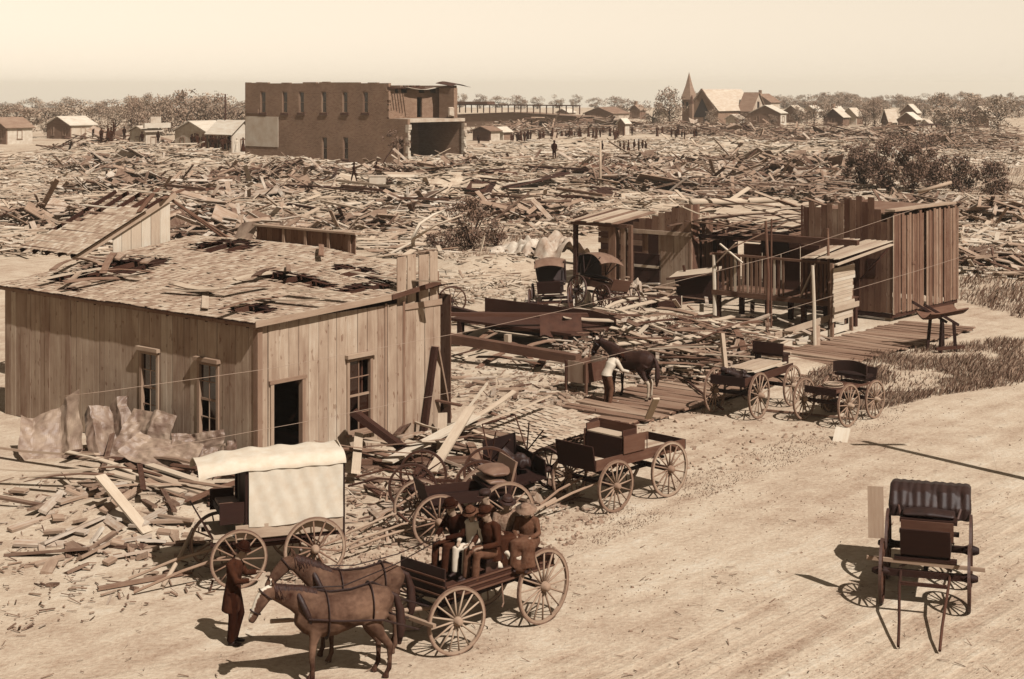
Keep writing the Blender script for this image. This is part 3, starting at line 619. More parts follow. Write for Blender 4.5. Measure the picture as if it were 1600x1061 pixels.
# local x runs along -L (towards the camera right), local y along R (away)
mL = -LD; qx = lambda px: along(PP, mL, px); Lp = qx(1302)
z0p, z1p = 1.2, 2.62
one(porch, 'sill_beam', 'wood_old', -.1, Lp+.1, -.1, .1, z0p-.2, z0p); one(porch, 'top_rail', 'wood_old', -.1, Lp+.1, -.06, .06, z1p, z1p+.09)
s = .12
while s < Lp:
    if not .62 < s/Lp < .7: one(porch, 'slat', 'siding_dark' if rnd() < .8 else 'wood_pale', s, s+U(.07, .12), -.03, .0, z0p+.003, z1p-.003+U(0, .12))
    s += U(.17, .24)
for k in range(7): one(porch, 'floor_board', 'wood_old', 0, Lp, .12+k*.28, .38+k*.28, z0p-.06, z0p-.02)
for x in (.1, Lp*.45, Lp*.75, Lp-.1):
    one(porch, 'stilt', 'timber', x-.09, x+.09, .02, .2, 0, z0p-.21); one(porch, 'stilt', 'timber', x-.09, x+.09, 1.8, 1.98, 0, z0p-.07)
for k in range(6): one(porch, 'back_board', 'timber', k*Lp/6, (k+1)*Lp/6-.05, 2.2, 2.25, .9, 3.1-.2*rnd())
one(porch, 'back_panel', 'dark', .9, 2.2, 2.1, 2.15, 2.6, 3.5); one(porch, 'roof_plate', 'wood_old', .6, Lp, 1.9, 2.1, 3.12, 3.4)
for a, b_, m_ in (((.15, -.12, 2.3), (1.1, -.1, 3.2), 'wood_pale'), ((.3, -.1, 3.1), (1.4, -.12, 2.4), 'wood_pale'), ((4.0, -.1, z0p), (4.7, -.1, z1p), 'wood_pale'), ((.0, .2, 2.6), (2.4, 1.7, 4.0), 'wood_old')):
    MB().beam(a, b_, .1, .04, jag=.05).build('brace', m_, porch)
# poles standing before the porch
for px, yb_, yt, r in ((1117, 498, 398, .09), (1199, 517, 345, .065), (1205, 512, 342, .04), (1273, 545, 415, .07), (1296, 520, 357, .06)):
    P = G(px, yb_); h_ = (yb_-yt)*P.y/F; o = MB().tube([(0, 0, -.1), (U(-.04, .04), 0, h_*.5), (U(-.08, .08), 0, h_)], [r, r*.95, r*.85], 8).build('standing_pole', 'wood_pale' if px in (1117, 1273) else 'siding_dark')
    o.location = P; tag(o, {1117: 'pale upright post at the left corner of the slatted porch', 1199: 'tall thin pole in front of the slatted porch', 1205: 'slender stick beside the tall thin pole before the porch', 1273: 'crooked pale pole before the right half of the porch', 1296: 'dark pole rising past the tilted shingle awning'}[px], 'pole')
# ---- right barn
PR = G(1395, 503); rb = thing('right_barn', PR, TH, 'large plank barn with broken top at the right edge', 'barn')
boards(rb, 'y', 0, -1, .02, 4.2, lambda s: 4.55+(.35 if .9 < s < 2.2 else 0)-(.5 if s < .4 else 0)+.12*math.sin(s*9), .27, 'siding_dark', z0=.32)
XE = along(PR, RD, 1496)
boards(rb, 'x', 0, -1, .0, XE, lambda s: 4.38-.16*rnd(), .23, 'siding_barn', z0=.3, gap=.045, jit=.05, skip=(13,))
boards(rb, 'y', XE, 1, 0, 4, 4.3, .3, 'siding_dark', z0=.3)
one(rb, 'sill', 'timber', -.04, XE, .0, .12, .14, .31); one(rb, 'sill', 'timber', -.02, .12, .13, 4.2, .14, .31); one(rb, 'corner_board', 'siding', -.06, .1, -.06, -.03, .3, 4.3)
one(rb, 'roof_edge', 'wood_pale',   .3, XE, .05, .5, 4.42, 4.5); one(rb, 'roof_deck', 'wood_old', .2, XE, .52, 4., 4.3, 4.36)
for x in (.1, 2, 4, 6): one(rb, 'pier', 'stone', x, x+.25, .15, .4, 0, .13)
one(rb, 'hatch', 'timber', -.06, -.03, .72, 1.1, 1.8, 2.5)
one(rb, 'shelf', 'siding_dark', 1.55, 1.85, -.1, -.03, 2.2, 2.3)
# tilted shingle awning against the barn
Aw = thing('shingle_awning', PR+V((0, 0, 0)), TH, 'pale tilted awning of long shingle boards against the right barn', 'awning')
def awp(px, py, d): p = GD(px, py, d); return loc_of(PR, p)
q0, q1, q2, q3 = awp(1252, 403, 60.5), awp(1320, 372, 63.4), awp(1396, 377, 61.7), awp(1310, 405, 58.6)
for k in range(9):
    f0, f1 = k/9, (k+.9)/9
    if k in (3,): continue
    a, b_ = q0.lerp(q3, (f0+f1)/2), q1.lerp(q2, (f0+f1)/2); w_ = (q3-q0).length/9*.98
    MB().beam(a, b_, w_, .03, up=(q3-q0).cross(q1-q0) if (q3-q0).cross(q1-q0).z > 0 else -(q3-q0).cross(q1-q0), jag=.06).build('awning_board', 'wood_pale', Aw)
MB().beam(awp(1306, 414, 58.4), awp(1394, 378, 61.6)-V((0, 0, .1)), .16, .05).build('edge_board', 'wood_pale', Aw)
MB().beam(awp(1336, 447, 62.2), awp(1388, 388, 62.3), .1, .08).build('brace', 'timber', Aw)
for px, py, d in ((1300, 412, 58.8), (1330, 410, 60.4)):
    p = awp(px, py, d); one(Aw, 'post', 'siding_dark', p.x-.06, p.x+.06, p.y-.06, p.y+.06, 0, p.z)
for k in range(15):                                       # clapboard side: short pale boards, uneven ends
    za = 2.55-k*.135; a = awp(1303, 420, 58.7); b_ = awp(1333, 420, 60.2); a.z = b_.z = za
    MB().beam(a-(b_-a)*U(0, .08), b_+(b_-a)*U(-.08, .12), .028, .125, tone=U(.5, 1), jag=.05).build('clapboard', 'wood_pale', Aw)
# ramp rails below
for nm, (xa, ya, da), (xb, yb_, db), w_, lab in (('ramp_rail', (1210, 525, 57.0), (1326, 487, 60.6), .24, 'upper pale handrail board of the ramp below the awning'), ('ramp_rail', (1224, 542, 56.4), (1326, 510, 60.2), .22, 'lower pale handrail board of the ramp below the awning'),
                                             ('ramp_rail', (1303, 484, 58.5), (1342, 474, 60.5), .2, 'short pale board jutting out under the clapboard side')):
    o = MB().beam(GD(xa, ya, da), GD(xb, yb_, db), .05, w_, jag=.04).build(nm, 'wood_pale'); tag(o, lab, 'rail')
for px, yt, d, lab in ((1323, 486, 60.5, 'dark upright post at the head of the ramp rails'), (1298, 500, 59.5, 'second post along the ramp rails'), (1270, 512, 58.6, 'leaning post midway under the ramp rails')):
    p = GD(px, yt, d); o = MB().bx(-.07, .07, -.05, .05, -.05, p.z).build('ramp_post', 'siding_dark'); o.location = (p.x, p.y+.06, 0); tag(o, lab, 'post')
# ---- plank sidewalk along the street
PW = G(985, 668); walk = thing('plank_sidewalk', PW, TH, 'long plank sidewalk of crosswise boards along the street', 'sidewalk'); walk['kind'] = 'structure'
LW_ = along(PW, RD, 1470); x = -4.; k = 0
pl = [MB().bx(-1.55, 1.55, -.115, .115, -.025, .025, jag=.06).mesh('plank', 'walk') for _ in range(8)]
while x < LW_+3:
    k += 1
    if rnd() > .04: o = link('plank', random.choice(pl), walk, (x, 1.45+U(-.07, .07), .10+U(-.012, .012)), (U(-.006, .006), U(-.03, .03), PI/2+U(-.012, .012)))
    x += .245
for y in (.15, 1.45, 2.8): one(walk, 'stringer', 'timber', -4, LW_+3, y-.06, y+.06, 0, .07)
# ---- log and splintered timbers above the barn
for (xa, ya, da), (xb, yb_, db), r, lab in (((1080, 316, 72), (1216, 312, 76), .16, 'long round log lying level above the barn wreck'),):
    o = MB().tube([GD(xa, ya, da), GD((xa+xb)/2, (ya+yb_)/2+1, (da+db)/2), GD(xb, yb_, db)], [r, r*1.05, r*.9], 10).build('log', 'wood_pale', smooth=True); tag(o, lab, 'log')
# hand cart at the right edge
PH = G(1470, 548); hc = thing('hand_cart', PH, R_(20), 'dark hand cart with flared tray standing on the sidewalk at the right edge', 'cart')
def tray(u, v): return (-.75+1.6*u, -.45+.9*v, 1.15+.35*abs(v-.5)**1.5*2+.18*u+.25*max(0, .2-u))
MB().sheet(tray, 8, 8, .05).build('tray', 'wagon_wood', hc, True)
for y in (-.35, .35):
    MB().beam((-.95, y, 1.75), (.5, y, .95), .08, .09).build('handle', 'wagon_dark', hc); MB().beam((-.2, y, 1.1), (-.3, y*1.1, 0), .1, .1).build('leg', 'wagon_dark', hc); MB().beam((.3, y, 1.05), (.35, y*1.1, 0), .12, .12).build('leg', 'wagon_dark', hc)
one(hc, 'foot_rail', 'wagon_wood', -.5, .7, -.45, -.35, .1, .22)
# ================================================================ vehicles
WH = {}
def wheel(parent, pos, r, n=14, dark=False, rot=None, spoke_mat=None, tw=.05):
    key = (round(r, 2), n, dark)
    if key not in WH:
        sm = 'spoke_dark' if dark else 'spoke'
        rim = MB().ring(r*.90, r*.965, tw, 40).mesh('wheel', sm); ty_ = MB().ring(r*.967, r, tw*.95, 40).mesh('tyre', 'iron' if dark else 'iron_pale')
        hub = MB().lathe([(r*.07, -.14), (r*.10, -.12), (r*.14, -.05), (r*.14, .05), (r*.10, .13), (r*.06, .17)], 14, mtx=Matrix.Rotation(R_(90), 4, 'X')).mesh('hub', 'wagon_dark' if dark else 'spoke', True)
        sp = MB().tube([(r*.12, 0, 0), (r*.45, 0, 0), (r*.91, 0, 0)], [(.021, .026), (.017, .02), (.014, .016)], 6).mesh('spoke', sm, True)
        WH[key] = (rim, ty_, hub, sp)
    rim, ty_, hub, sp = WH[key]
    w_ = link('wheel', rim, parent, pos, rot or (0, 0, 0)); link('tyre', ty_, w_); link('hub', hub, w_); ph = U(0, 1)
    for k in range(n): link('spoke', sp, w_, None, (0, 2*PI*(k+ph)/n, 0))
    return w_
def gear(o, wb, tr, rf, rr, n=14, dark=False, mat='wagon_wood', steer=0., x0=0.):
    """running gear: +X forward, origin on the ground midway between the axles"""
    xf, xr = wb/2+x0, -wb/2+x0; c, s = math.cos(steer), math.sin(steer)
    for y in (-tr/2, tr/2):
        wheel(o, (xr, y, rr), rr, n, dark); wheel(o, (xf-y*s, y*c, rf), rf, n, dark, (0, 0, steer))
    MB().beam((xr, -tr/2, rr), (xr, tr/2, rr), .09, .1).build('axle', mat, o)
    MB().beam((xf+tr/2*s, -tr/2*c, rf), (xf-tr/2*s, tr/2*c, rf), .09, .1).build('axle', mat, o)
    MB().beam((xr, 0, rr-.02), (xf, 0, rf+.02), .07, .07).build('reach', mat, o)
    for x, r in ((xr, rr), (xf, rf)):
        MB().tube([(x, -.42, r+.08), (x, -.25, r+.18), (x, 0, r+.21), (x, .25, r+.18), (x, .42, r+.08)], .022, 6).build('leaf_spring', 'iron', o)
        one(o, 'bolster', mat, x-.06, x+.06, -tr*.36, tr*.36, r+.215, r+.27)
def pole(name, pts, r, mat, label, cat='pole', n=7):
    P = V(pts[0]); o = MB().tube([V(p)-P for p in pts], r, n).build(name, mat, smooth=True); o.location = P; return tag(o, label, cat)

# ---- covered delivery wagon
rp, fp = G(492, 907), G(366, 921); f = (fp-rp); wb = f.length; f.normalize(); lf = V((-f.y, f.x, 0)); TRK = 1.42
ctr = (rp+fp)/2-lf*TRK/2
cw = thing('covered_wagon', ctr, heading(f.x, f.y), 'delivery wagon with white canvas sides and curved roof facing left', 'wagon')
gear(cw, wb, TRK, .56, .61, 14, mat='wagon_wood', steer=.12)
bx0, bx1 = -1.35, .48; yw = .58
one(cw, 'body_box', 'wood_pale', bx0, 1.15, -yw, yw, .88, .93); one(cw, 'side_panel', 'lumber', bx0, bx1+.25, yw, yw+.03, .9, 1.16); one(cw, 'side_panel', 'lumber', bx0, bx1+.25, -yw-.03, -yw, .9, 1.16)
one(cw, 'sill', 'wagon_dark', bx0, 1.2, yw-.08, yw-.02, .80, .878); one(cw, 'sill', 'wagon_dark', bx0, 1.2, -yw+.02, -yw+.08, .80, .878)
def cside(sg):
    def fn(u, v): return (bx0+(bx1-bx0)*u, sg*(yw+.035+.014*math.sin(u*13+v*5)*(1-v)+.008*math.sin(u*37-v*7)), 1.13+(2.2-1.13)*v+(.03*math.sin(u*5+1) if v == 0 else 0))
    return fn
MB().sheet(cside(1), 40, 16, .012).build('canvas_side', 'canvas', cw, True); MB().sheet(cside(-1), 14, 8, .012).build('canvas_side', 'canvas', cw, True)
def croof(u, v):
    x = bx0-.06+(bx1+1.0-bx0)*u; a = PI*(.0+v); y = -math.cos(a)*(yw+.07); z = 2.19+.27*math.sin(a)**.8-.028*abs(math.sin(u*PI*5))*math.sin(a)+.010*math.sin(u*29+v*7)+.008*math.sin(v*19)
    if u > .6: z -= .12*((u-.6)/.4)**2; y *= 1-.12*((u-.6)/.4)**2
    return (x, y, z)
MB().sheet(croof, 44, 28, .02).build('canvas_roof', 'canvas', cw, True)
def cend(u, v): return (bx0-.03, -yw+2*yw*u, 1.0+(2.25+.25*math.sin(PI*u)-1.0)*v)
MB().sheet(cend, 6, 4, .015).build('canvas_end', 'canvas', cw, True)
one(cw, 'front_bulkhead', 'wagon_dark', bx1-.06, bx1-.02, -yw+.02, yw-.02, 1.2, 2.2)
for y in (-yw, yw-.04):
    one(cw, 'front_post', 'wagon_dark', bx1+.01, bx1+.06, y, y+.04, .9, 2.2); one(cw, 'corner_post', 'wagon_dark', bx0-.05, bx0-.01, y, y+.04, .7, 2.2)
st = one(cw, 'seat', 'wagon_dark', bx1+.08, bx1+.5, -yw+.04, yw-.04, 1.3, 1.42); one(st, 'cushion', 'leather_pale', bx1+.1, bx1+.48, -.4, .4, 1.423, 1.48)
one(cw, 'seat_riser', 'lumber', bx1+.1, bx1+.14, -yw+.03, yw-.03, .94, 1.29); one(cw, 'seat_side', 'wagon_dark', bx1+.08, bx1+.55, yw-.02, yw+.01, 1.2, 1.6); one(cw, 'seat_side', 'wagon_dark', bx1+.08, bx1+.55, -yw-.01, -yw+.02, 1.2, 1.6)
MB().beam((1.15, 0, .93), (1.42, 0, 1.42), 1.1, .03).build('dashboard', 'wagon_dark', cw); one(cw, 'foot_board', 'lumber', bx1+.3, 1.14, -yw, yw, .94, .97)
for y in (-.3, .3): MB().tube([(.95, y, 2.3), (1.1, y, 2.05), (1.12, y, 2.0)], .012, 5).build('rail', 'iron', cw)
MB().tube([(-.55, yw-.1, .88), (-.55, yw-.1, .6), (-.55, yw-.1, .55)], [.012, .012, .045], 6).build('hanging_step', 'iron_pale', cw)
for y in (-.3, .3): MB().tube([(.75, y, .55), (1.7, y*1.3, .35), (2.6, y*1.4, .06)], .03, 7).build('shaft', 'spoke', cw)

# ---- flatbed wagon
rp, fp = G(1046, 776), G(962, 800); f = fp-rp; wb = f.length; f.normalize(); lf = V((-f.y, f.x, 0)); ctr = (rp+fp)/2-lf*TRK/2
fl = thing('flatbed_wagon', ctr, heading(f.x, f.y), 'empty flatbed wagon with box seat standing at the street edge', 'wagon')
gear(fl, wb, TRK, .58, .64, 14, mat='wagon_dark')
x0, x1, yw = -wb/2-.72, wb/2+.50, .55
for k in range(5): one(fl, 'floor_board', 'lumber', x0, x1, -yw+k*.22, -yw+k*.22+.213, .98, 1.01)
one(fl, 'side_board', 'wagon_wood', x0, x1, yw, yw+.035, .96, 1.2, tone=.9); one(fl, 'side_board', 'wagon_wood', x0, x1, -yw-.035, -yw, .96, 1.2, tone=.9)
one(fl, 'tailboard', 'wagon_dark', x0-.03, x0, -yw-.03, yw+.03, .97, 1.19); MB().beam((x1+.0, 0, .95), (x1+.1, 0, 1.52), 1.15, .035).build('dashboard', 'wagon_dark', fl)
sx_ = x1-1.0
one(fl, 'seat_box', 'wagon_dark', sx_-.34, sx_+.12, -yw+.01, yw-.01, 1.013, 1.55); one(fl, 'seat_side', 'wagon_wood', sx_-.6, sx_+.12, yw+.04, yw+.07, 1.21, 1.6, tone=.9); one(fl, 'seat_side', 'wagon_wood', sx_-.6, sx_+.12, -yw-.07, -yw-.04, 1.21, 1.6)
one(fl, 'seat_top', 'lumber', sx_-.3, sx_+.1, -yw+.02, yw-.02, 1.553, 1.58); one(fl, 'seat_back', 'wagon_wood', sx_-.38, sx_-.345, -yw-.02, yw+.02, 1.5, 1.78, tone=.8); one(fl, 'seat_arm', 'wagon_wood', sx_-.34, sx_+.1, -yw-.02, -yw+.015, 1.583, 1.72); one(fl, 'seat_arm', 'wagon_wood', sx_-.34, sx_+.1, yw-.015, yw+.02, 1.583, 1.72)
one(fl, 'foot_board', 'lumber', x1-.45, x1-.02, -yw+.02, yw-.02, 1.013, 1.04)
MB().tube([(-.3, yw+.02, 1.2), (-.3, yw+.02, 1.5)], .012, 5).build('stake', 'iron', fl)
for y in (-.28, .28): MB().tube([(wb/2-.1, y, .62), (wb/2+.9, y*.7, .48), (wb/2+1.6, y*.3, .3)], .03, 7).build('hound', 'spoke', fl)
MB().tube([(wb/2+1.2, 0, .38), (wb/2+2.6, .0, .08)], .04, 8).build('tongue', 'spoke', fl)

# ---- lumber wagon and buckboard at the right
rp, rf_, fp = G(1186, 654), G(1113, 641), G(1238, 634); f = fp-rp; wb = f.length; f.normalize(); lf = V((-f.y, f.x, 0)); ctr = (rp+fp)/2+lf*TRK/2
lw_ = thing('lumber_wagon', ctr, heading(f.x, f.y), 'open wagon loaded with pale boards and a dark heap at its tail', 'wagon')
gear(lw_, wb, TRK, .6, .66, 14, mat='wagon_dark'); x0, x1, yw = -wb/2-.55, wb/2+.4, .52
for k in range(5): one(lw_, 'floor_board', 'wagon_wood', x0, x1, -yw+k*.208, -yw+k*.208+.2, 1.0, 1.03)
one(lw_, 'side_board', 'wagon_wood', x0, x1, yw, yw+.03, .98, 1.2); one(lw_, 'side_board', 'wagon_wood', x0, x1, -yw-.03, -yw, .98, 1.2); one(lw_, 'tailboard', 'wagon_dark', x0-.03, x0, -yw-.03, yw+.03, .96, 1.22)
s_ = one(lw_, 'seat', 'wagon_dark', x1-.55, x1-.1, -.5, .5, 1.45, 1.52); one(s_, 'seat_back', 'wagon_dark', x1-.6, x1-.56, -.5, .5, 1.53, 1.85)
for y in (-.45, .45): one(lw_, 'seat_riser', 'wagon_dark', x1-.5, x1-.15, y-.02, y+.02, 1.2, 1.448)
for k in range(7):
    q = k % 4; o = MB().bx(-1.05, 1.05, -.11, .11, -.02, .02, jag=.06).build('board', 'wood_pale'); p = V((.1+U(-.08, .08), -.39+q*.25+(k > 3)*.1, 1.225+.045*(k > 3)+.04))
    o.rotation_euler = (0, 0, heading(f.x, f.y)+U(-.03, .03)); o.location = ctr+f*p.x+lf*p.y+V((0, 0, p.z)); tag(o, 'pale sawn board stacked on the lumber wagon', 'board', 'boards stacked on the lumber wagon')
def heap(mb):
    for i in range(16): mb.tube([V((U(-.3, .3), U(-.4, .4), U(0, .12))), V((U(-.3, .3), U(-.4, .4), U(.05, .3)))], U(.05, .11), 8)
o = organic('harness_heap', heap, 'leather', None, .02, 3); o.location = ctr+f*(x0+.4)+V((0, 0, 1.06)); o.rotation_euler = (0, 0, heading(f.x, f.y)); tag(o, 'dark heap of harness on the tail of the lumber wagon', 'harness')
rp, fp = G(1326, 667), G(1368, 654); f = fp-rp; wb = 1.5; f = (f.normalized()*.5+RD*.5).normalized(); lf = V((-f.y, f.x, 0)); ctr = rp+f*wb/2+lf*TRK/2
bb_ = thing('buckboard', ctr, heading(f.x, f.y), 'low buckboard with curved dark seat back and a rope coil on it', 'wagon')
gear(bb_, wb, TRK, .55, .6, 14, mat='wagon_dark'); x0, x1 = -wb/2-.3, wb/2+.35
for k in range(5): one(bb_, 'floor_slat', 'wagon_wood', x0, x1, -.45+k*.185, -.45+k*.185+.165, .92, .95)
one(bb_, 'tailboard', 'wagon_dark', x0-.03, x0, -.5, .5, .86, 1.06)
def sback(u, v): return (x1-.5+.12*math.sin(PI*u), -.55+1.1*u, 1.22+.3*v+.06*math.sin(PI*u))
s_ = one(bb_, 'seat', 'wagon_dark', x1-.5, x1-.05, -.5, .5, 1.12, 1.2); MB().sheet(sback, 10, 2, .04).build('seat_back', 'leather', s_, True)
for y in (-.4, .4): one(bb_, 'seat_leg', 'iron', x1-.3, x1-.27, y-.015, y+.015, .95, 1.118)
MB().beam((x1+.05, 0, .95), (x1+.2, 0, 1.35), 1., .03).build('dashboard', 'wagon_dark', bb_)
mb = MB()
for k in range(7): r = .14+.025*k; mb.tube([(r*math.cos(a*PI/8), r*math.sin(a*PI/8), .03*(k % 3)+.015) for a in range(17)], .016, 6)
o = mb.build('rope_coil', 'rope', smooth=True); o.location = ctr+f*-.2+lf*.1+V((0, 0, .955)); tag(o, 'pale rope coil lying on the buckboard floor', 'rope')

# ---- buggies
def buggy(name, pos, hd, label, top='none', tilt=(0, 0), dark=True, wb=1.35, tr=1.35, rf=.52, rr=.58, shafts=True, tone='wagon_dark', pad='leather', top_mat='leather', z=0):
    o = thing(name, pos, hd, label, 'buggy'); o.rotation_euler = (tilt[0], tilt[1], hd); gear(o, wb, tr, rf, rr, 14, dark, mat='wagon_dark')
    mb = MB(); x0, x1 = -wb/2-.2, wb/2+.05; yw = .38; mb.bx(x0, x1, -yw, yw, .82, .86)
    bd = mb.build('body', tone, o)
    for y in (-yw-.02, yw): one(o, 'side_panel', tone, x0, x1, y, y+.02, .8, 1.04)
    one(o, 'rear_panel', tone, x0-.02, x0, -yw, yw, .8, 1.06); MB().beam((x1+.02, 0, .85), (x1+.16, 0, 1.28), .8, .03).build('dashboard', tone, o)
    s_ = one(o, 'seat', tone, x0+.05, x0+.55, -.48, .48, 1.06, 1.12)
    def cush(mb): mb.tube([(x0+.3, -.44, 1.17), (x0+.3, 0, 1.19), (x0+.3, .44, 1.17)], [(.05, .2), (.07, .24), (.05, .2)], 12, side=(0, 0, 1))
    organic('cushion', cush, pad, s_, .025, 3)
    def bk_(u, v): return (x0+.04-.12*v, -.48+.96*u, 1.14+.45*v)
    if top != 'folded': MB().sheet(bk_, 8, 3, .05).build('seat_back', pad, s_, True)
    if top == 'up':
        def rf_(u, v): x = x0-.25+1.45*u; y = -.52+1.04*v; return (x, y, 2.12-.28*(2*u-1)**2*(1 if u > .5 else .6)-.10*(2*v-1)**2)
        tp = MB().sheet(rf_, 12, 8, .02).build('hood', top_mat, o, True)
        for y in (-.5, .5):
            for xa in (-.2, .35, .85): MB().tube([(x0+.25, y*.96, 1.25), (x0+.2+xa, y, 1.98)], .02, 5).build('bow', 'wagon_dark', tp)
        def rb_(u, v): return (x0-.2-.05*v, -.5+u, 1.2+.75*v)
        if dark: MB().sheet(rb_, 4, 3, .015).build('rear_curtain', 'leather', tp)
    elif top == 'folded':
        def fill(mb):
            for k in range(10): y = -.62+k*.137+U(-.02, .02); e = U(-.04, .04); mb.tube([(x0+.06, y, 1.02), (x0+.03, y+e, 1.2), (x0-.08, y+e, 1.38+e), (x0-.3, y, 1.46), (x0-.72, y, 1.4), (x0-.8, y, 1.12)], [(.085, .06), (.095, .085), (.085, .07), (.1, .07), (.1, .08), (.09, .07)], 8, side=(0, 1, 0))
            mb.tube([(x0-.4, -.64, 1.24), (x0-.4, .64, 1.24)], [(.2, .36)]*2, 12, side=(0, 0, 1))
        tp = organic('folded_hood', fill, 'leather', o, .022, 2)
        for y in (-.6, .6): MB().tube([(x0+.3, y*.8, 1.1), (x0-.3, y, 1.4)], .022, 6).build('bow', 'iron', tp)
    if shafts:
        for y in (-.36, .36): MB().tube([(wb/2, y*1.1, .55), (wb/2+.7, y*1.05, .5), (wb/2+1.6, y*.9, .25), (wb/2+2.1, y*.85, .06)], .024, 7).build('shaft', 'spoke' if not dark else 'spoke_dark', o)
        MB().beam((wb/2+.55, -.36, .52), (wb/2+.55, .36, .52), .06, .05).build('crossbar', 'spoke_dark', o)
    return o
p = G(1385, 940); v = V((-.30, -.954, 0)); nl = V((v.y, -v.x, 0))            # right edge: faces the camera
o = buggy('leather_top_buggy', p-V((v.y, -v.x, 0))*-.0+V((-v.y, v.x, 0))*.70+v*-.68, heading(v.x, v.y), 'dark buggy with folded tufted leather hood at the lower right edge', 'folded', wb=1.35, tr=1.4)
MB().beam((.62, -.80, 1.02), (.55, -.82, 1.84), .03, .26, up=V((0, 1, 0))).build('side_board', 'spoke', o)
one(o, 'front_panel', 'wagon_wood', .3, .33, -.42, .44, .96, 1.27); MB().beam((.7, -.95, .72), (.7, .95, .68), .05, .06).build('evener', 'spoke', o); o.scale = (1.14, 1.1, 1.14)
b1 = buggy('hooded_buggy', G(862, 492), heading(-.1, -1), 'left of two wrecked hooded buggies, its open front to the viewer', 'up', (R_(3), R_(-4)), top_mat='leather_pale', wb=1.4)
b2 = buggy('hooded_buggy', G(940, 484), heading(.55, -.8), 'right of two wrecked hooded buggies, leaning beside the barn lean-to', 'up', (R_(-9), R_(3)), top_mat='leather_pale', tone='wagon_wood', wb=1.5); b1.scale = b2.scale = (1.15, 1.2, 1.12)
# tangle behind the passenger wagon
b3 = buggy('open_buggy', G(722, 838), heading(-.93, -.36), 'open buggy with worn oval seat behind the seated people', 'none', dark=False, wb=1.5, pad='leather_pale', rf=.56, rr=.62)
def oval(mb): mb.tube([(-.72, -.42, 1.32), (-.72, -.2, 1.36), (-.72, .2, 1.36), (-.72, .42, 1.32)], [(.04, .18), (.09, .34), (.09, .34), (.04, .18)], 14, side=(0, 0, 1))
organic('oval_seat', oval, 'leather_pale', b3, .025, 3)
ctr = G(706, 792); rg = thing('running_gear', ctr, heading(-.98, .12), 'bare wagon running gear with four wheels beside the fallen shingle roof', 'wagon gear')
gear(rg, 1.55, 1.3, .56, .62, 12, True, mat='spoke_dark')
for y in (-.25, .25): MB().tube([(.7, y, .6), (1.6, y*1.6, .7), (2.3, y*1.6, .5)], .025, 6).build('shaft', 'spoke_dark', rg)
ctr = G(812, 768); wk = thing('wrecked_buggy', ctr, heading(.5, -.86), 'smashed buggy body with bare slanted hood bows left of the flatbed wagon', 'buggy')
wk.rotation_euler = (R_(8), R_(5), heading(.5, -.86))
one(wk, 'body', 'wagon_dark', -.8, .5, -.45, .45, .35, .4); one(wk, 'side_panel', 'wagon_dark', -.8, .5, .45, .48, .3, .8); one(wk, 'side_panel', 'wagon_wood', -.8, .5, -.48, -.45, .3, .8); one(wk, 'rear_panel', 'wagon_dark', -.83, -.8, -.45, .45, .3, 1.1)
for y in (-.5, .5):
    for x in (-.75, -.1, .55): MB().tube([(-.4, y, .75), (x, y*.9, 1.55)], .018, 5).build('bow', 'spoke_dark', wk)
MB().tube([(-.75, -.45, 1.55), (-.75, .45, 1.55)], .018, 5).build('bow', 'spoke_dark', wk)
def clump(mb):
    for i in range(9): mb.tube([(U(-.5, .2), U(-.3, .3), .5+U(0, .2)), (U(-.5, .2), U(-.3, .3), .6+U(0, .35))], U(.1, .18), 8)
organic('torn_lining', clump, 'leather', wk, .03, 3)
wheel(wk, (.4, .62, .52), .52, 12, True, (0, 0, .4)); wheel(wk, (-.6, -.62, .4), .52, 12, True, (.5, 0, .2))
# lone wheel behind the shack, loose shafts
o = thing('wagon_wheel', G(706, 493)+V((0, 0, 0)), 0, 'single wagon wheel standing up behind the shack corner', 'wheel'); wheel(o, (0, 0, .62), .62, 12, True, (.12, 0, .25))
o = thing('wagon_wheel', G(1130, 322)+V((0, 0, .2)), 0, 'small distant wheel in the rubble above the barn', 'wheel'); wheel(o, (0, 0, .6), .6, 10, True, (.1, 0, .5))
pole('wagon_shaft', [GD(545, 858, 31.0), GD(600, 838, 31.8), GD(650, 822, 32.2)], .03, 'spoke', 'long pale shaft reaching from the covered wagon towards the buggies', 'shaft')
pole('wagon_shaft', [G(563, 830, .1), GD(640, 778, 34.2), GD(672, 752, 34.6)], .03, 'spoke', 'curved pale shaft rising between the covered wagon and the tangled buggies', 'shaft')
pole('wagon_shaft', [G(255, 915, .03), GD(280, 872, 30.2), GD(303, 826, 30.6)], .045, 'wood_pale', 'slanting pole propped against the front wheel of the covered wagon', 'shaft')

# ---- passenger wagon
rp, fp = G(849, 974), G(724, 1020); f = fp-rp; wb = f.length; f.normalize(); lf = V((-f.y, f.x, 0)); ctr = (rp+fp)/2-lf*TRK/2; PWC = ctr; PWF = f; PWL = lf; PWH = heading(f.x, f.y)
pw = thing('passenger_wagon', ctr, PWH, 'open spring wagon carrying seated people behind a two-horse team', 'wagon')
gear(pw, wb, TRK, .57, .66, 16, mat='wagon_dark', steer=-.2); x0, x1, yw = -wb/2-.45, wb/2+.25, .53
one(pw, 'floor', 'wagon_wood', x0, x1, -yw, yw, .9, .93)
for y, sg in ((yw, 1), (-yw, -1)):
    lo, hi = sorted((y, y+sg*.025)); one(pw, 'side_panel', 'wagon_wood', x0, x1, lo, hi, .88, 1.14)
    for z in (.90, 1.0, 1.10): lo, hi = sorted((y+sg*.026, y+sg*.045)); one(pw, 'side_slat', 'wagon_wood', x0, x1, lo, hi, z, z+.025, tone=1)
one(pw, 'dashboard', 'leather', x1, x1+.03, -yw-.02, yw+.02, .9, 1.42)
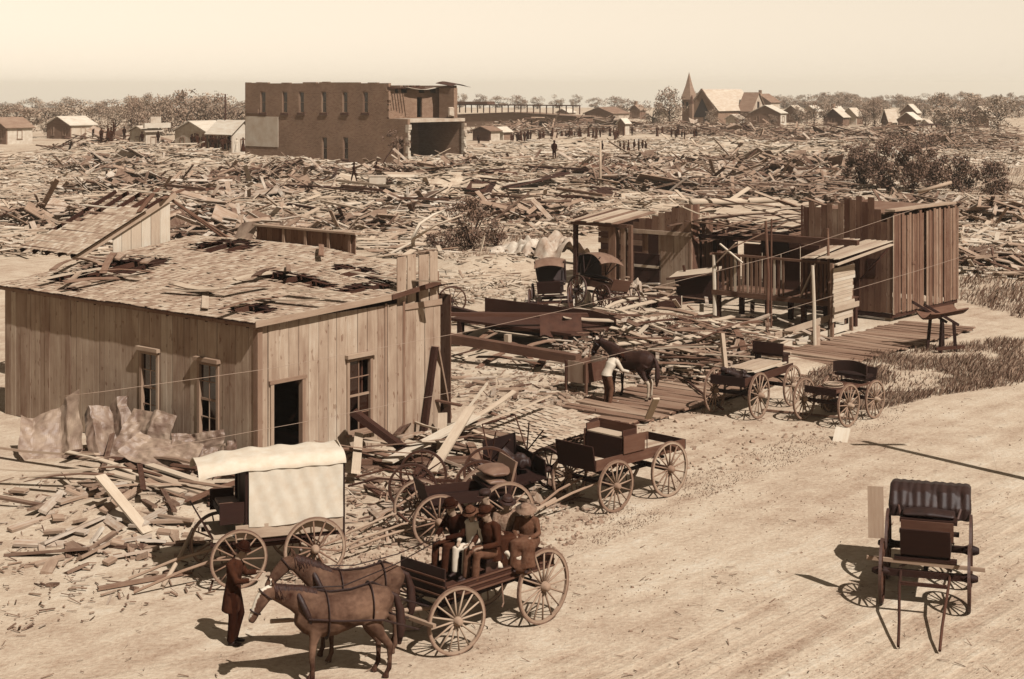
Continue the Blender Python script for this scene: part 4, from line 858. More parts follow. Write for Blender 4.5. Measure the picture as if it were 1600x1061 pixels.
for z in (.95, 1.1, 1.22): one(pw, 'dash_slat', 'wagon_wood', x1+.031, x1+.05, -yw-.02, yw+.02, z, z+.03, tone=.9)
one(pw, 'tailboard', 'wagon_wood', x0-.03, x0, -yw, yw, .9, 1.14)
for x, nm in ((.05, 'seat'), (-.75, 'seat')):
    s_ = one(pw, nm, 'wagon_dark', x-.2, x+.22, -.55, .55, 1.3, 1.36)
    for y in (-.45, .45): one(s_, 'seat_leg', 'iron', x-.15, x+.15, y-.015, y+.015, .935, 1.297)
    if x < 0: one(s_, 'seat_back', 'wagon_dark', x-.24, x-.2, -.55, .55, 1.4, 1.7)
MB().tube([(-.1, yw+.02, .88), (-.1, yw+.06, .55), (-.02, yw+.1, .5)], .014, 6).build('step', 'iron_pale', pw)
for y in (-.5, .5): MB().tube([(wb/2+.05, y*.3, .58), (wb/2+.7, y, .62)], .025, 6).build('splinter_bar', 'spoke', pw)
MB().tube([(wb/2, 0, .6), (wb/2+1.4, -.36, .72), (wb/2+2.9, -.75, .9)], .038, 8).build('tongue', 'spoke', pw)
MB().beam((wb/2+.7, -.75, .63), (wb/2+.7, .75, .63), .07, .06).build('evener', 'spoke', pw)
# ================================================================ people
STAND = dict(pelvis=(0, 0, .95), chest=(0, 0, 1.26), neck=(-.01, 0, 1.46), head=(.03, 0, 1.61), sh=(0, .19, 1.40), el=(-.02, .25, 1.12), wr=(.1, .23, .90), hip=(0, .09, .92), kn=(.03, .10, .50), an=(-.01, .10, .09))
SIT = dict(pelvis=(0, 0, .10), chest=(.03, 0, .40), neck=(.05, 0, .60), head=(.10, 0, .75), sh=(.04, .19, .54), el=(.10, .26, .29), wr=(.34, .13, .24), hip=(.02, .09, .08), kn=(.44, .13, .12), an=(.47, .12, -.30))
def pj(base, **k):
    J = {}
    for n, v in base.items():
        if n in ('sh', 'el', 'wr', 'hip', 'kn', 'an'):
            J[n+'L'] = V(v); J[n+'R'] = V((v[0], -v[1], v[2]))
        else: J[n] = V(v)
    for n, v in k.items(): J[n] = V(v)
    return J
def frame(hf):
    f_ = V(hf).normalized(); s_ = V((0, 0, 1)).cross(f_).normalized(); return f_, s_, f_.cross(s_)
def hat(o, hc, hf, kind, mat):
    f_, s_, u_ = frame(hf); m4 = Matrix((f_, s_, u_)).transposed().to_4x4(); m4.translation = hc+u_*.062
    if kind == 'bowler': pr = [(.145, .0), (.15, .012), (.108, .014), (.104, .06), (.085, .115), (.04, .135), (.004, .137)]
    elif kind == 'straw': pr = [(.22, -.015), (.225, .0), (.11, .018), (.104, .075), (.09, .085), (.004, .088)]
    elif kind == 'slouch': pr = [(.175, -.012), (.18, .0), (.105, .016), (.1, .08), (.07, .12), (.02, .105), (.004, .1)]
    else: pr = [(.108, -.01), (.118, .02), (.115, .05), (.08, .08), (.004, .088)]
    h_ = MB().lathe(pr, 20, mtx=m4).build('hat', mat, o, True)
    if kind == 'cap': MB().sheet(lambda u, v: hc+u_*.055+f_*(.09+.07*u)+s_*(.08*(2*v-1)*(1-.3*u))-u_*.02*u, 3, 5, .01).build('peak', mat, h_, True)
    elif kind != 'straw': MB().lathe([(.110, .016), (.111, .04), (.106, .042)], 20, mtx=m4).build('band', 'cloth_black', h_, True)
def person(label, pos, hd, J, coat='cloth_dark', legs='cloth_black', hatk=('bowler', 'hat_dark'), hf=(1, 0, 0), hem=.28, group=None, scale=1., skirt=None, vx=.014, shoe='leather', sleeve=None):
    o = thing('person', pos, hd, label, 'person', group); o.scale = (scale,)*3
    hc = J['head']; f_, s_, u_ = frame(hf)
    def body(mb):
        mb.tube([hc-u_*.125+f_*.045, hc-u_*.10+f_*.035, hc-u_*.055+f_*.015, hc, hc+u_*.055, hc+u_*.095, hc+u_*.112], [(.022, .03), (.042, .052), (.06, .075), (.072, .09), (.072, .092), (.052, .066), (.02, .03)], 14, side=s_)
        mb.tube([hc+f_*.085+u_*.015, hc+f_*.108-u_*.02, hc+f_*.085-u_*.03], [.010, .016, .012], 6)
        for k in (-1, 1): mb.tube([hc+s_*k*.066+u_*.02, hc+s_*k*.082-u_*.005, hc+s_*k*.07-u_*.03], [.012, .014, .01], 6)
        mb.tube([J['neck']-V((0, 0, .04)), J['neck'].lerp(hc, .45), hc-u_*.03], [(.065, .06), (.055, .055), (.055, .06)], 10)
        mb.tube([J['pelvis']-V((0, 0, .02)), J['pelvis'].lerp(J['chest'], .5), J['chest'], J['neck']-V((0, 0, .05)), J['neck']], [(.15, .10), (.13, .09), (.16, .11), (.13, .09), (.06, .05)], 12, side=(0, 1, 0))
        for k in 'LR':
            a, b_, c = J['sh'+k], J['el'+k], J['wr'+k]; mb.tube([a, a.lerp(b_, .5), b_, b_.lerp(c, .5), c], [.052, .046, .04, .037, .026], 8)
            d = (c-b_).normalized(); sd = d.cross(V((0, 0, 1))); sd = sd.normalized() if sd.length > .1 else V((0, 1, 0)); dn = d.cross(sd); mb.tube([c-d*.01, c+d*.04, c+d*.085], [(.022, .018), (.038, .017), (.036, .015)], 8, side=sd)
            for q in range(4):
                r = c+d*.08+sd*(-.026+.0175*q); l = (.062, .076, .072, .055)[q]; mb.tube([r-d*.01, r+d*l*.5+dn*.004, r+d*l*.75-dn*.02*(1 if dn.z > 0 else -1), r+d*l-dn*.04*(1 if dn.z > 0 else -1)], [.0105, .0105, .0095, .008], 6)
            tb = c+d*.025-sd*.03; mb.tube([tb, tb+d*.03-sd*.025, tb+d*.06-sd*.028], [.012, .012, .009], 6)
            a, b_, c = J['hip'+k], J['kn'+k], J['an'+k]; mb.tube([a, a.lerp(b_, .5), b_, b_.lerp(c, .4), c], [.08, .07, .052, .05, .035], 8)
    def tn(co_):
        for k in (-1, 1):
            if (co_-(hc+f_*.082+s_*k*.032+u_*.018)).length < .017: return .05
        if (co_-(hc+f_*.08-u_*.06)).length < .018: return .45
        return .9
    organic('body', body, 'skin', o, vx, 2, tn, .5)
    def jacket(mb):
        pe, ch, ne = J['pelvis'], J['chest'], J['neck']; dn = (pe-ch).normalized()
        if skirt or hem <= .1: bot = pe-V((0, 0, .02))
        else: bot = pe+dn*hem
        mb.tube([bot, pe.lerp(bot, .4), pe, pe.lerp(ch, .5), ch, ch.lerp(ne, .6), ne+V((0, 0, .015))], [(.21, .16), (.2, .15), (.185, .135), (.165, .12), (.2, .14), (.18, .115), (.075, .07)], 14, side=(0, 1, 0))
        for k in 'LR':
            a, b_, c = J['sh'+k], J['el'+k], J['wr'+k]; mb.tube([J['neck'].lerp(a, .5), a, a.lerp(b_, .5), b_, b_.lerp(c, .5), b_.lerp(c, .93)], [.07, .078, .066, .06, .052, .046], 10)
    organic('coat' if hem > .1 else 'shirt', jacket, coat, o, .018, 2, None, .6)
    if skirt:
        def sk(mb):
            for k in 'LR':
                a, b_, c = J['hip'+k], J['kn'+k], J['an'+k]; mb.tube([a+V((-.1, 0, .02)), a.lerp(b_, .5), b_+V((.02, 0, 0)), b_.lerp(c, .5), c], [.17, .16, .15, .15, .17], 12)
            mb.tube([J['knL'], J['knR']], .14, 10); mb.tube([J['anL'], J['anR']], .16, 10); mb.tube([J['hipL'].lerp(J['hipR'], .5), J['knL'].lerp(J['knR'], .5)], .17, 10)
        organic('skirt', sk, skirt, o, .025, 3, None, .6)
    else:
        def tr_(mb):
            mb.tube([J['pelvis']+V((0, 0, .06)), J['pelvis']-V((0, 0, .04))], [(.17, .125), (.165, .13)], 12, side=(0, 1, 0))
            for k in 'LR': a, b_, c = J['hip'+k], J['kn'+k], J['an'+k]; mb.tube([a, a.lerp(b_, .5), b_, b_.lerp(c, .5), c-V((0, 0, .02))], [.105, .098, .08, .072, .07], 10)
        organic('trousers', tr_, legs, o, .018, 2, None, .6)
    for k in 'LR':
        a = J['an'+k]
        def shf(mb): mb.tube([a+V((-.05, 0, -.04)), a+V((.0, 0, -.035)), a+V((.09, 0, -.05)), a+V((.19, 0, -.06))], [(.035, .045), (.042, .055), (.044, .035), (.03, .022)], 8, side=(0, 1, 0))
        organic('shoe', shf, shoe, o, .015, 2, None, .5)
    def hr(mb): mb.tube([hc-u_*.05-f_*.035, hc-f_*.025, hc+u_*.06-f_*.012, hc+u_*.11-f_*.005], [(.062, .062), (.077, .082), (.075, .092), (.03, .04)], 12, side=s_)
    organic('hair', hr, 'hair', o, .018, 2, None, .5)
    if hatk: hat(o, hc, hf, *hatk)
    return o
def seat_pos(x, y, z=1.36): return PWC+PWF*x+PWL*y+V((0, 0, z))
# foreground man at the horses' heads
person('man in dark long coat and round hat standing at the horses\' heads', G(364, 1006), heading(.97, -.1), pj(STAND, chest=(.03, 0, 1.26), neck=(.07, 0, 1.45), head=(.15, 0, 1.58), elR=(.14, -.26, 1.14), wrR=(.36, -.2, 1.16), elL=(.16, .25, 1.14), wrL=(.38, .2, 1.18), knL=(.10, .1, .5)), 'cloth_dark', 'cloth_black', ('bowler', 'hat_dark'), (1, 0, -.45), .38)
o = person('driver in black coat and round hat holding the reins', seat_pos(.05, -.36), PWH, pj(SIT, chest=(.08, 0, .40), neck=(.13, 0, .58), head=(.20, 0, .72), elL=(.18, .27, .30), elR=(.18, -.27, .30), wrL=(.46, .1, .26), wrR=(.46, -.1, .26)), 'cloth_black', 'cloth_dark', ('bowler', 'hat_dark'), (1, .1, -.3), .08+.05)
person('boy in white shirt with cap seated between the driver and the suited man', seat_pos(.05, .02), PWH+.15, pj(SIT), 'cloth_white', 'cloth_white', ('slouch', 'cloth_mid'), (1, 0, -.35), .0, scale=.88)
person('man in brown suit and flat cap seated nearest on the front seat', seat_pos(.02, .42), PWH-.1, pj(SIT, head=(.13, 0, .74), elL=(.08, .28, .27), wrL=(.36, .16, .24), elR=(.1, -.26, .29), wrR=(.38, -.06, .26)), 'cloth_dark', 'cloth_mid', ('cap', 'cloth_dark'), (1, .2, -.25), .16)
person('woman in dark dress with piled hair at the far end of the rear seat', seat_pos(-.75, -.38), PWH-.3, pj(SIT), 'cloth_mid', 'cloth_dark', ('cap', 'hair'), (1, .3, -.1), .0, skirt='cloth_dark', scale=.98)
person('woman in checked bodice turned backwards in the middle of the rear seat', seat_pos(-.72, .04), PWH+1.0, pj(SIT), 'cloth_check', 'cloth_dark', ('slouch', 'hair'), (1, .3, -.3), .0, skirt='cloth_dark', scale=.94)
person('child in wide straw hat and dark dress nearest on the rear seat', seat_pos(-.85, .46), PWH+.5, pj(SIT, head=(.12, 0, .73)), 'cloth_mid', 'cloth_dark', ('straw', 'hat_straw'), (1, .2, -.35), .0, skirt='cloth_mid', scale=.86)
def bundle(mb):
    for i in range(14): a = V((U(-.2, .2), U(-.16, .16), U(.05, .3))); mb.tube([a, a+V((U(-.12, .12), U(-.1, .1), U(-.1, .16)))], U(.06, .12), 8)
o = organic('cloth_bundle', bundle, 'cloth_white', None, .02, 2); o.location = seat_pos(-.32, .42, .95); o.rotation_euler = (0, 0, .6); o.scale = (1.25, 1, 1.3); tag(o, 'white cloth bundle heaped in the wagon beside the straw-hatted child', 'bundle')
# groom bent to the bay horse
person('man in white shirt and dark trousers bending beside the bay horse', G(950, 634), heading(.75, .45), pj(STAND, pelvis=(-.06, 0, .93), chest=(.10, 0, 1.22), neck=(.27, 0, 1.36), head=(.42, 0, 1.36), shL=(.2, .19, 1.31), shR=(.2, -.19, 1.31), elR=(.34, -.26, 1.06), wrR=(.62, -.2, .98), elL=(.32, .22, 1.06), wrL=(.52, .16, .95), hipL=(-.05, .09, .9), hipR=(-.05, -.09, .9), knR=(.05, -.1, .5)), 'cloth_white', 'cloth_mid', ('slouch', 'hat_dark'), (1, 0, -.8), .0)

# ---- distant figures: one small mesh per pose, copied
def far_person(stride, hatr, skirt):
    def fill(mb):
        mb.tube([(0, 0, .75), (0, 0, .95), (0, 0, 1.3), (0, 0, 1.46), (0, 0, 1.52)], [(.19, .14), (.18, .13), (.21, .14), (.15, .1), (.06, .06)], 10, side=(0, 1, 0))
        mb.tube([(.02, 0, 1.48), (.02, 0, 1.6), (.02, 0, 1.71)], [(.06, .07), (.08, .1), (.06, .07)], 10)
        for k in (-1, 1):
            mb.tube([(0, .2*k, 1.4), (-.04*k*stride, .25*k, 1.15), (.14*stride*k+.05, .22*k, .9)], [.07, .06, .045], 8)
            if not skirt: mb.tube([(0, .09*k, .95), (.16*k*stride, .1*k, .5), (.26*k*stride, .1*k, .05), (.26*k*stride+.14, .1*k, .04)], [.11, .085, .065, .045], 8)
        if skirt: mb.tube([(0, 0, 1.0), (0, 0, .5), (0, 0, .02)], [.17, .24, .32], 12)
        mb.tube([(.02, 0, 1.68), (.02, 0, 1.70)], hatr, 12); mb.tube([(.02, 0, 1.69), (.02, 0, 1.8)], [.11, .09], 10)
    return fill
FP = {}
for nm, (a, b_, c, mt) in dict(stand=(0, .15, 0, 'cloth_black'), walk=(1, .15, 0, 'cloth_black'), wide=(.4, .2, 0, 'cloth_dark'), dress=(0, .18, 1, 'cloth_dark'), white=(0, .17, 1, 'cloth_white')).items():
    FP[nm] = organic('person', far_person(a, b_, c), mt, False, .03, 2, None, .5)
def figure(kind, px, py, label, group=None, z=0, rz=None):
    p = G(px, py); p.z = hgt(p.x, p.y)-.03+z; o = link('person', FP[kind], None, p, (0, 0, U(0, 6.3) if rz is None else rz)); o.scale = (1, 1, U(.94, 1.05)); return tag(o, label, 'person', group)
figure('walk', 553, 296, 'dark figure striding across the rubble before the brick building', rz=0, z=.55); figure('stand', 588, 292, 'dark figure standing behind the white box in the rubble', z=.5)
figure('stand', 866, 294, 'lone man standing above the long slanted roof slab', z=.6); figure('stand', 941, 240, 'lone figure beside the bare post in the rubble')
figure('white', 370, 252, 'woman in a white dress near the brick wall', z=1.1); figure('dress', 380, 253, 'woman in a dark dress at the brick wall corner', z=1.1)
for px, py, kd in ((969, 243, 'stand'), (975, 242, 'wide'), (982, 243, 'dress'), (991, 243, 'stand'), (998, 243, 'stand'), (1004, 242, 'wide'), (1009, 240, 'stand')):
    figure(kd, px, py, 'figure in the close dark group right of the bare post', 'group standing right of the bare post')
for i in range(22): figure(random.choice(['stand', 'wide', 'walk', 'dress']), U(292, 362), U(243, 250), 'figure in the crowd in front of the pale shops', 'crowd in front of the pale shops', z=1.1)
for i in range(9): figure(random.choice(['stand', 'wide', 'dress']), U(158, 206), U(244, 252), 'figure in the crowd at the far left rubble', 'crowd at the far left', z=1.1)
for px in (222, 247): figure('stand', px, 243, 'single dark figure before the damaged white shopfront', 'figures before the shopfront', z=1.)
for i in range(34): figure(random.choice(['stand', 'wide', 'walk', 'dress', 'stand', 'white'] if i % 5 == 0 else ['stand', 'wide', 'dress']), U(798, 905), U(219, 227), 'figure in the long crowd behind the rubble field', 'long crowd at the middle distance')
for i in range(30): figure(random.choice(['stand', 'wide', 'dress']), U(905, 1090), U(209, 219), 'figure in the far crowd before the church', 'far crowd before the church')
for px, py in ((802, 226), (808, 224), (824, 228), (829, 227), (748, 227)): figure('stand', px, py, 'larger dark figure standing ahead of the long crowd', 'figures ahead of the long crowd')
for i in range(8): figure('stand', U(1460, 1500), U(214, 222), 'figure by the rubble near the right-hand houses', 'figures near the right-hand houses')

# ================================================================ horses
def horse(label, pos, hd, mat, tone, neck, harness=True, ph=0.):
    o = thing('horse', pos, hd, label, 'horse')
    def fill(mb):
        mb.tube([(-.80, 0, 1.12), (-.72, 0, 1.16), (-.52, 0, 1.18), (-.18, 0, 1.13), (.15, 0, 1.08), (.40, 0, 1.10), (.60, 0, 1.13), (.74, 0, 1.16)], [(.12, .15), (.22, .25), (.285, .31), (.28, .29), (.31, .34), (.27, .37), (.22, .30), (.13, .18)], 18, side=(0, 1, 0))
        mb.tube(neck[0], [(.15, .27), (.12, .20), (.095, .145), (.08, .11)], 14, side=(0, 1, 0))
        mb.tube(neck[1], [(.07, .08), (.095, .125), (.085, .11), (.066, .08), (.062, .066), (.04, .045)], 12, side=(0, 1, 0))
        p0 = V(neck[1][0])
        for k in (-1, 1): mb.tube([p0+V((-.02, .05*k, .05)), p0+V((.0, .07*k, .12)), p0+V((.02, .075*k, .19))], [.03, .032, .008], 6)
        for k in (-1, 1):
            a = .05*k*ph
            mb.tube([(.50, .13*k, 1.10), (.46, .15*k, .88), (.47+a, .15*k, .68), (.49+a, .15*k, .46), (.48+a, .15*k, .30), (.48+a, .15*k, .15), (.51+a, .15*k, .09), (.53+a, .15*k, .03), (.54+a, .15*k, 0)], [(.09, .17), (.075, .11), (.056, .066), (.05, .054), (.033, .038), (.042, .046), (.036, .04), (.052, .058), (.058, .066)], 10, side=(0, 1, 0))
            a = -.06*k*ph
            mb.tube([(-.56, .14*k, 1.10), (-.46, .17*k, .90), (-.55+a, .17*k, .70), (-.70+a, .16*k, .51), (-.70+a, .16*k, .30), (-.69+a, .16*k, .15), (-.65+a, .16*k, .09), (-.63+a, .16*k, .03), (-.62+a, .16*k, 0)], [(.13, .23), (.11, .17), (.065, .085), (.046, .062), (.034, .042), (.043, .046), (.036, .04), (.052, .058), (.057, .064)], 10, side=(0, 1, 0))
    organic('body', fill, mat, o, .022, 3, tone, .6)
    def tail(mb): mb.tube([(-.80, 0, 1.30), (-.90, 0, 1.24), (-.97, 0, 1.0), (-.98, .02, .72), (-.95, .02, .45)], [.04, .055, .075, .08, .03], 10)
    organic('tail', tail, 'hair', o, .02, 2, None, .5)
    mb = MB(); a, b_, c, d = [V(p) for p in neck[0]]
    crest = [a+V((-.06, 0, .25)), b_+V((-.10, 0, .17)), c+V((-.09, 0, .11)), d+V((-.05, 0, .09))]
    for i in range(70):
        t_ = i/69*2.99; k = int(t_); p = crest[k].lerp(crest[k+1], t_-k); mb.tube([p+V((0, 0, .02)), p+V((U(-.02, .02), .06, -.02)), p+V((U(-.05, .02), .1, U(-.22, -.14)))], [.018, .016, .004], 5)
    mb.build('mane', 'hair', o, True)
    if harness:
        def band(x, zc, ry, rz, w_=.03, nm='strap', mt='leather', dx=0.):
            pts = [V((x+dx*math.sin(a_), ry*math.cos(a_), zc+rz*math.sin(a_))) for a_ in [2*PI*i/24 for i in range(25)]]
            MB().tube(pts, [(.012, w_)]*25, 6, cap=False).build(nm, mt, o, True)
        band(.28, 1.09, .315, .37, nm='girth'); band(-.45, 1.18, .30, .325, nm='hip_strap')
        MB().tube([(-.78, 0, 1.36), (-.5, 0, 1.51), (-.15, 0, 1.44), (.2, 0, 1.44), (.45, 0, 1.50)], .018, 6).build('back_strap', 'leather', o)
        def col(mb): mb.tube([V((.60+.14*math.sin(a_), .2*math.cos(a_), 1.17+.32*math.sin(a_))) for a_ in [2*PI*i/20 for i in range(21)]], .05, 8)
        organic('collar', col, 'leather', o, .02, 2, None, .6)
        for k in (-1, 1): MB().tube([(.6, .25*k, 1.12), (.1, .33*k, 1.06), (-.6, .3*k, .98), (-1.2, .28*k, .75)], .016, 6).build('trace', 'leather', o)
    pts = [V(q) for q in neck[1]]
    for i, r in ((1, (.105, .135)), (3, (.076, .09))):
        ax = (pts[i+1]-pts[i-1]).normalized(); n2 = ax.cross(V((0, 1, 0))); MB().tube([pts[i]+V((0, 1, 0))*r[0]*math.cos(a_)+n2*r[1]*math.sin(a_) for a_ in [2*PI*j/16 for j in range(17)]], .012, 5, cap=False).build('bridle_strap', 'leather', o)
    return o
NK = ([(.50, 0, 1.24), (.76, 0, 1.40), (1.0, 0, 1.50), (1.16, 0, 1.56)], [(1.14, 0, 1.60), (1.24, 0, 1.52), (1.32, 0, 1.40), (1.40, 0, 1.26), (1.45, 0, 1.15), (1.47, 0, 1.10)])
NU = ([(.50, 0, 1.24), (.74, 0, 1.44), (.95, 0, 1.60), (1.08, 0, 1.68)], [(1.06, 0, 1.72), (1.17, 0, 1.65), (1.29, 0, 1.54), (1.41, 0, 1.41), (1.47, 0, 1.33), (1.50, 0, 1.29)])
def tn_near(p):
    if p.x > 1.12 and abs(p.y) < .055 and (p.x-1.14)*.8+(p.z-1.60)*.6 > .03: return 1.
    if p.z < .25: return .07
    return .16+.12*noise.noise(p*4)+.08*noise.noise(p*11)+.25*max(0, noise.noise(p*2.2+V((3, 0, 0))))
def tn_far(p): return .16+.12*noise.noise(p*4)
def tn_bay(p):
    if p.z < .06: return .1
    if p.x < -.4 and p.z < .62: return .88
    return .12+.1*noise.noise(p*6)
HH = heading(-.93, -.36)
horse('near horse of the team, mottled with a white blazed face', V((-2.72, 24.85, 0)), HH, 'horse_roan', tn_near, NK, True, .8)
horse('far horse of the team, brown and half hidden behind its mate', V((-2.62, 25.95, 0)), HH, 'horse_roan', tn_far, NU, True, -.7)
horse('bay horse with white hind legs standing on the plank sidewalk', G(986, 628)+V((0, 0, .125)), heading(-.72, .62), 'horse_bay', tn_bay, NK, False, .9)
# reins from the driver's hands
for k, lab in ((-1, 'far pair of thin leather reins from driver to team'), (1, 'near pair of thin leather reins from driver to team')):
    a = seat_pos(.5, -.36+.06*k, 1.62); b_ = (V((-2.62, 25.95, 1.5)) if k < 0 else V((-2.72, 24.85, 1.5))); c = b_+V((-.95*1.2, -.36*1.2, .1))
    pole('rein', [a, a.lerp(b_, .5)-V((0, 0, .06)), b_, c], .010, 'leather', lab, 'rein', 5)
# feed trough by the bay horse
tr_ = thing('feed_trough', G(918, 611), TH, 'old box trough on legs in front of the bay horse', 'trough')
one(tr_, 'front_board', 'siding_dark', -.6, .6, -.35, -.32, .35, .95); one(tr_, 'back_board', 'siding_dark', -.6, .6, .32, .35, .35, .95); one(tr_, 'bottom', 'wood_dark', -.58, .58, -.31, .31, .36, .4)
for x in (-.6, .57): one(tr_, 'end_board', 'siding', x, x+.03, -.31, .31, .35, 1.0)
for x in (-.62, .56):
    for y in (-.42, .36): one(tr_, 'leg', 'wood_old', x, x+.09, y, y+.06, 0, 1.0)
# ================================================================ trees and plants
def leaves(n, rx, ry, rz, size, mat, name='crown', clumps=18, low=.1, hole=.25):
    mb = MB(); cs = []
    for i in range(clumps):
        a = U(0, 2*PI); r = math.sqrt(rnd()); z = U(-1, 1); k = math.sqrt(max(0, 1-z*z)); cs.append((V((rx*r*k*math.cos(a)*.85, ry*r*k*math.sin(a)*.85, rz*z*.85)), U(.22, .42), rnd()))
    for i in range(n):
        c, r, tn = random.choice(cs); d = V((random.gauss(0, 1), random.gauss(0, 1), random.gauss(0, 1))); d.normalize(); p = c+V((d.x*rx, d.y*ry, d.z*rz))*r*U(.4, 1)
        q = V((random.gauss(0, 1), random.gauss(0, 1), random.gauss(0, 1)+.6)); q.normalize(); u_ = q.cross(V((U(-1, 1), U(-1, 1), .3))); u_.normalize(); v_ = q.cross(u_); s_ = size*U(.5, 1.2)
        mb.add([p-u_*s_, p+v_*s_*.5, p+u_*s_, p-v_*s_*.5], [(0, 1, 2, 3)], [(0, 0, 0)]*4, min(1, max(0, tn*.6+.4*rnd())))
    return mb.mesh(name, mat)
def trunk_mesh(h, r, spread, n=7, mat='timber'):
    mb = MB(); mb.tube([(0, 0, -.2), (U(-.05, .05)*h, 0, h*.35), (U(-.06, .06)*h, U(-.05, .05)*h, h*.8)], [r, r*.75, r*.3], 8)
    for i in range(n):
        a = U(0, 6.3); z = U(.3, .65)*h; e = V((math.cos(a)*spread*U(.5, .9), math.sin(a)*spread*U(.5, .9), z+h*U(.12, .35))); mb.tube([(0, 0, z), V((0, 0, z)).lerp(e, .5)+V((0, 0, .04*h)), e], [r*.4, r*.28, r*.1], 6)
    return mb.mesh('trunk', mat, True)
FARC = [leaves(2000, 1, 1, .95, .06, 'leaf_hazed', clumps=c_) for c_ in (16, 24, 34, 44, 28)]; FART = [trunk_mesh(1.2, .06, .8) for _ in range(3)]
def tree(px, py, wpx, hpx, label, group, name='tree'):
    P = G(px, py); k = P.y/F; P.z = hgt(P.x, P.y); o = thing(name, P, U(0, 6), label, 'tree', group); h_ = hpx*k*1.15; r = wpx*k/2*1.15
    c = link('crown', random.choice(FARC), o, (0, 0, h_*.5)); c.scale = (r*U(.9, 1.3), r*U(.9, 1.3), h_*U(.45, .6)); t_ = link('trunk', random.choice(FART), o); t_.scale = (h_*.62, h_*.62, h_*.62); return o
TG = 'trees behind the pale shops'; px = 168
for i, (px, py, w_, h_) in enumerate([(180, 214, 40, 44), (215, 213, 46, 48), (250, 212, 44, 50), (285, 211, 54, 58), (318, 211, 52, 56), (345, 211, 50, 60), (372, 212, 50, 58), (395, 211, 44, 52), (205, 205, 50, 44), (265, 205, 60, 50), (325, 205, 60, 52), (232, 208, 40, 46), (130, 214, 60, 46), (85, 214, 60, 44), (30, 216, 60, 48), (-30, 216, 60, 50)]): tree(px, py, w_, h_, 'leafy tree in the row behind the pale shops', TG)
for px, py, w_, h_, lab in ((1046, 200, 50, 52, 'round dark tree left of the church'), (1020, 199, 40, 38, 'low leafy tree beside the round dark tree'), (980, 184, 30, 28, 'small feathery tree on the middle skyline'), (950, 184, 24, 24, 'faint tree left of the feathery tree'), (1272, 197, 42, 34, 'broad leafy tree among the right-hand cottages'), (1246, 196, 26, 28, 'small tree by the pale-roofed cottage'), (1366, 198, 34, 40, 'tall bushy tree left of the dark-gabled house'), (1352, 197, 22, 26, 'thin tree beside the tall bushy tree'), (1206, 198, 22, 18, 'low shrub beneath the church transept'), (1160, 200, 20, 22, 'small tree at the church wall'), (1112, 198, 22, 24, 'small tree before the church gable'), (1418, 178, 20, 26, 'dark tree top above the upper house'), (1470, 200, 60, 44, 'dark tree mass right of the house row'), (1500, 205, 70, 50, 'big dark tree at the right edge of the town'), (1560, 206, 70, 50, 'last dark tree at the far right'), (605, 238, 30, 0, '')):
    if h_: tree(px, py, w_, h_, lab, 'trees among the houses')
for i in range(64): tree(1000+i*9.6+U(-5, 5) if i > 8 else 720+i*30, U(166, 171), U(20, 34), U(14, 22), 'distant tree in the low line along the horizon', 'distant tree line')
for i in range(16): tree(1440+U(-170, 160), U(176, 184), U(24, 40), U(20, 28), 'tree in the wood behind the right-hand houses', 'wood behind the right-hand houses')
for i in range(22): tree(-60+i*21+U(-6, 6), U(178, 190), U(30, 50), U(20, 30), 'distant tree beyond the left-hand row', 'distant trees at the left')
# slender sapling before the brick wall
P = G(592, 268); o = thing('sapling', P, .4, 'thin leaning sapling with sparse leaves before the brick wall', 'tree'); MB().tube([(0, 0, 0), (.9, 0, 1.6), (2.0, .2, 2.9)], [.09, .07, .03], 7).build('trunk', 'timber', o); c = link('crown', leaves(420, 1.9, 1.5, 1.2, .14, 'leaf', clumps=12), o, (1.9, 0, 3.4))
# shrub in the middle, broken tree beside it
def bush(px, py, wpx, hpx, n, label, size=.1, group=None, mat='leaf', name='shrub'):
    P = G(px, py); k = P.y/F; P.z = hgt(P.x, P.y); o = thing(name, P, 0, label, 'shrub', group); h_ = hpx*k; link('crown', leaves(n, wpx*k/2, wpx*k/2*.8, h_*.5, size, mat, clumps=26), o, (0, 0, h_*.5)); mb = MB()
    for i in range(7): a = U(0, 6.3); mb.tube([(U(-.1, .1), U(-.1, .1), 0), (math.cos(a)*wpx*k*.12, math.sin(a)*wpx*k*.12, h_*.4), (math.cos(a)*wpx*k*.3, math.sin(a)*wpx*k*.3, h_*.8)], [.05, .035, .01], 6)
    mb.build('stem', 'timber', o); return o
bush(735, 392, 96, 84, 2600, 'large ragged shrub standing in the middle of the wreckage', .10)
bush(775, 385, 50, 40, 700, 'lower shrub at the right of the ragged shrub', .09); bush(690, 395, 60, 36, 900, 'low weeds left of the ragged shrub', .08)
bush(640, 250, 10, 8, 60, 'tiny weed at the broken brick wall', .2)
pole('broken_sapling', [G(646, 396), GD(645, 372, 86), GD(655, 350, 86.5), GD(678, 335, 87), GD(695, 328, 88)], [.12, .11, .09, .07, .04], 'wood_pale', 'pale bent sapling trunk arching beside the ragged shrub', 'tree'); pole('broken_branch', [GD(645, 374, 86), GD(680, 352, 85), GD(722, 336, 85)], [.08, .06, .03], 'wood_pale', 'pale branch slanting from the bent sapling', 'branch')
for i, (px, py, w_, h_) in enumerate([(1345, 312, 60, 62), (1385, 316, 70, 76), (1425, 318, 70, 76), (1460, 316, 60, 66), (1365, 295, 60, 44), (1440, 290, 60, 46), (1500, 312, 60, 60), (1550, 312, 70, 62)]): bush(px, py, w_, h_, 2600, ('first', 'second', 'third', 'fourth', 'upper left', 'upper right', 'fifth', 'last')[i]+' dark bush of the thicket above the right barn, counted from the left', .13, 'thicket above the right barn')
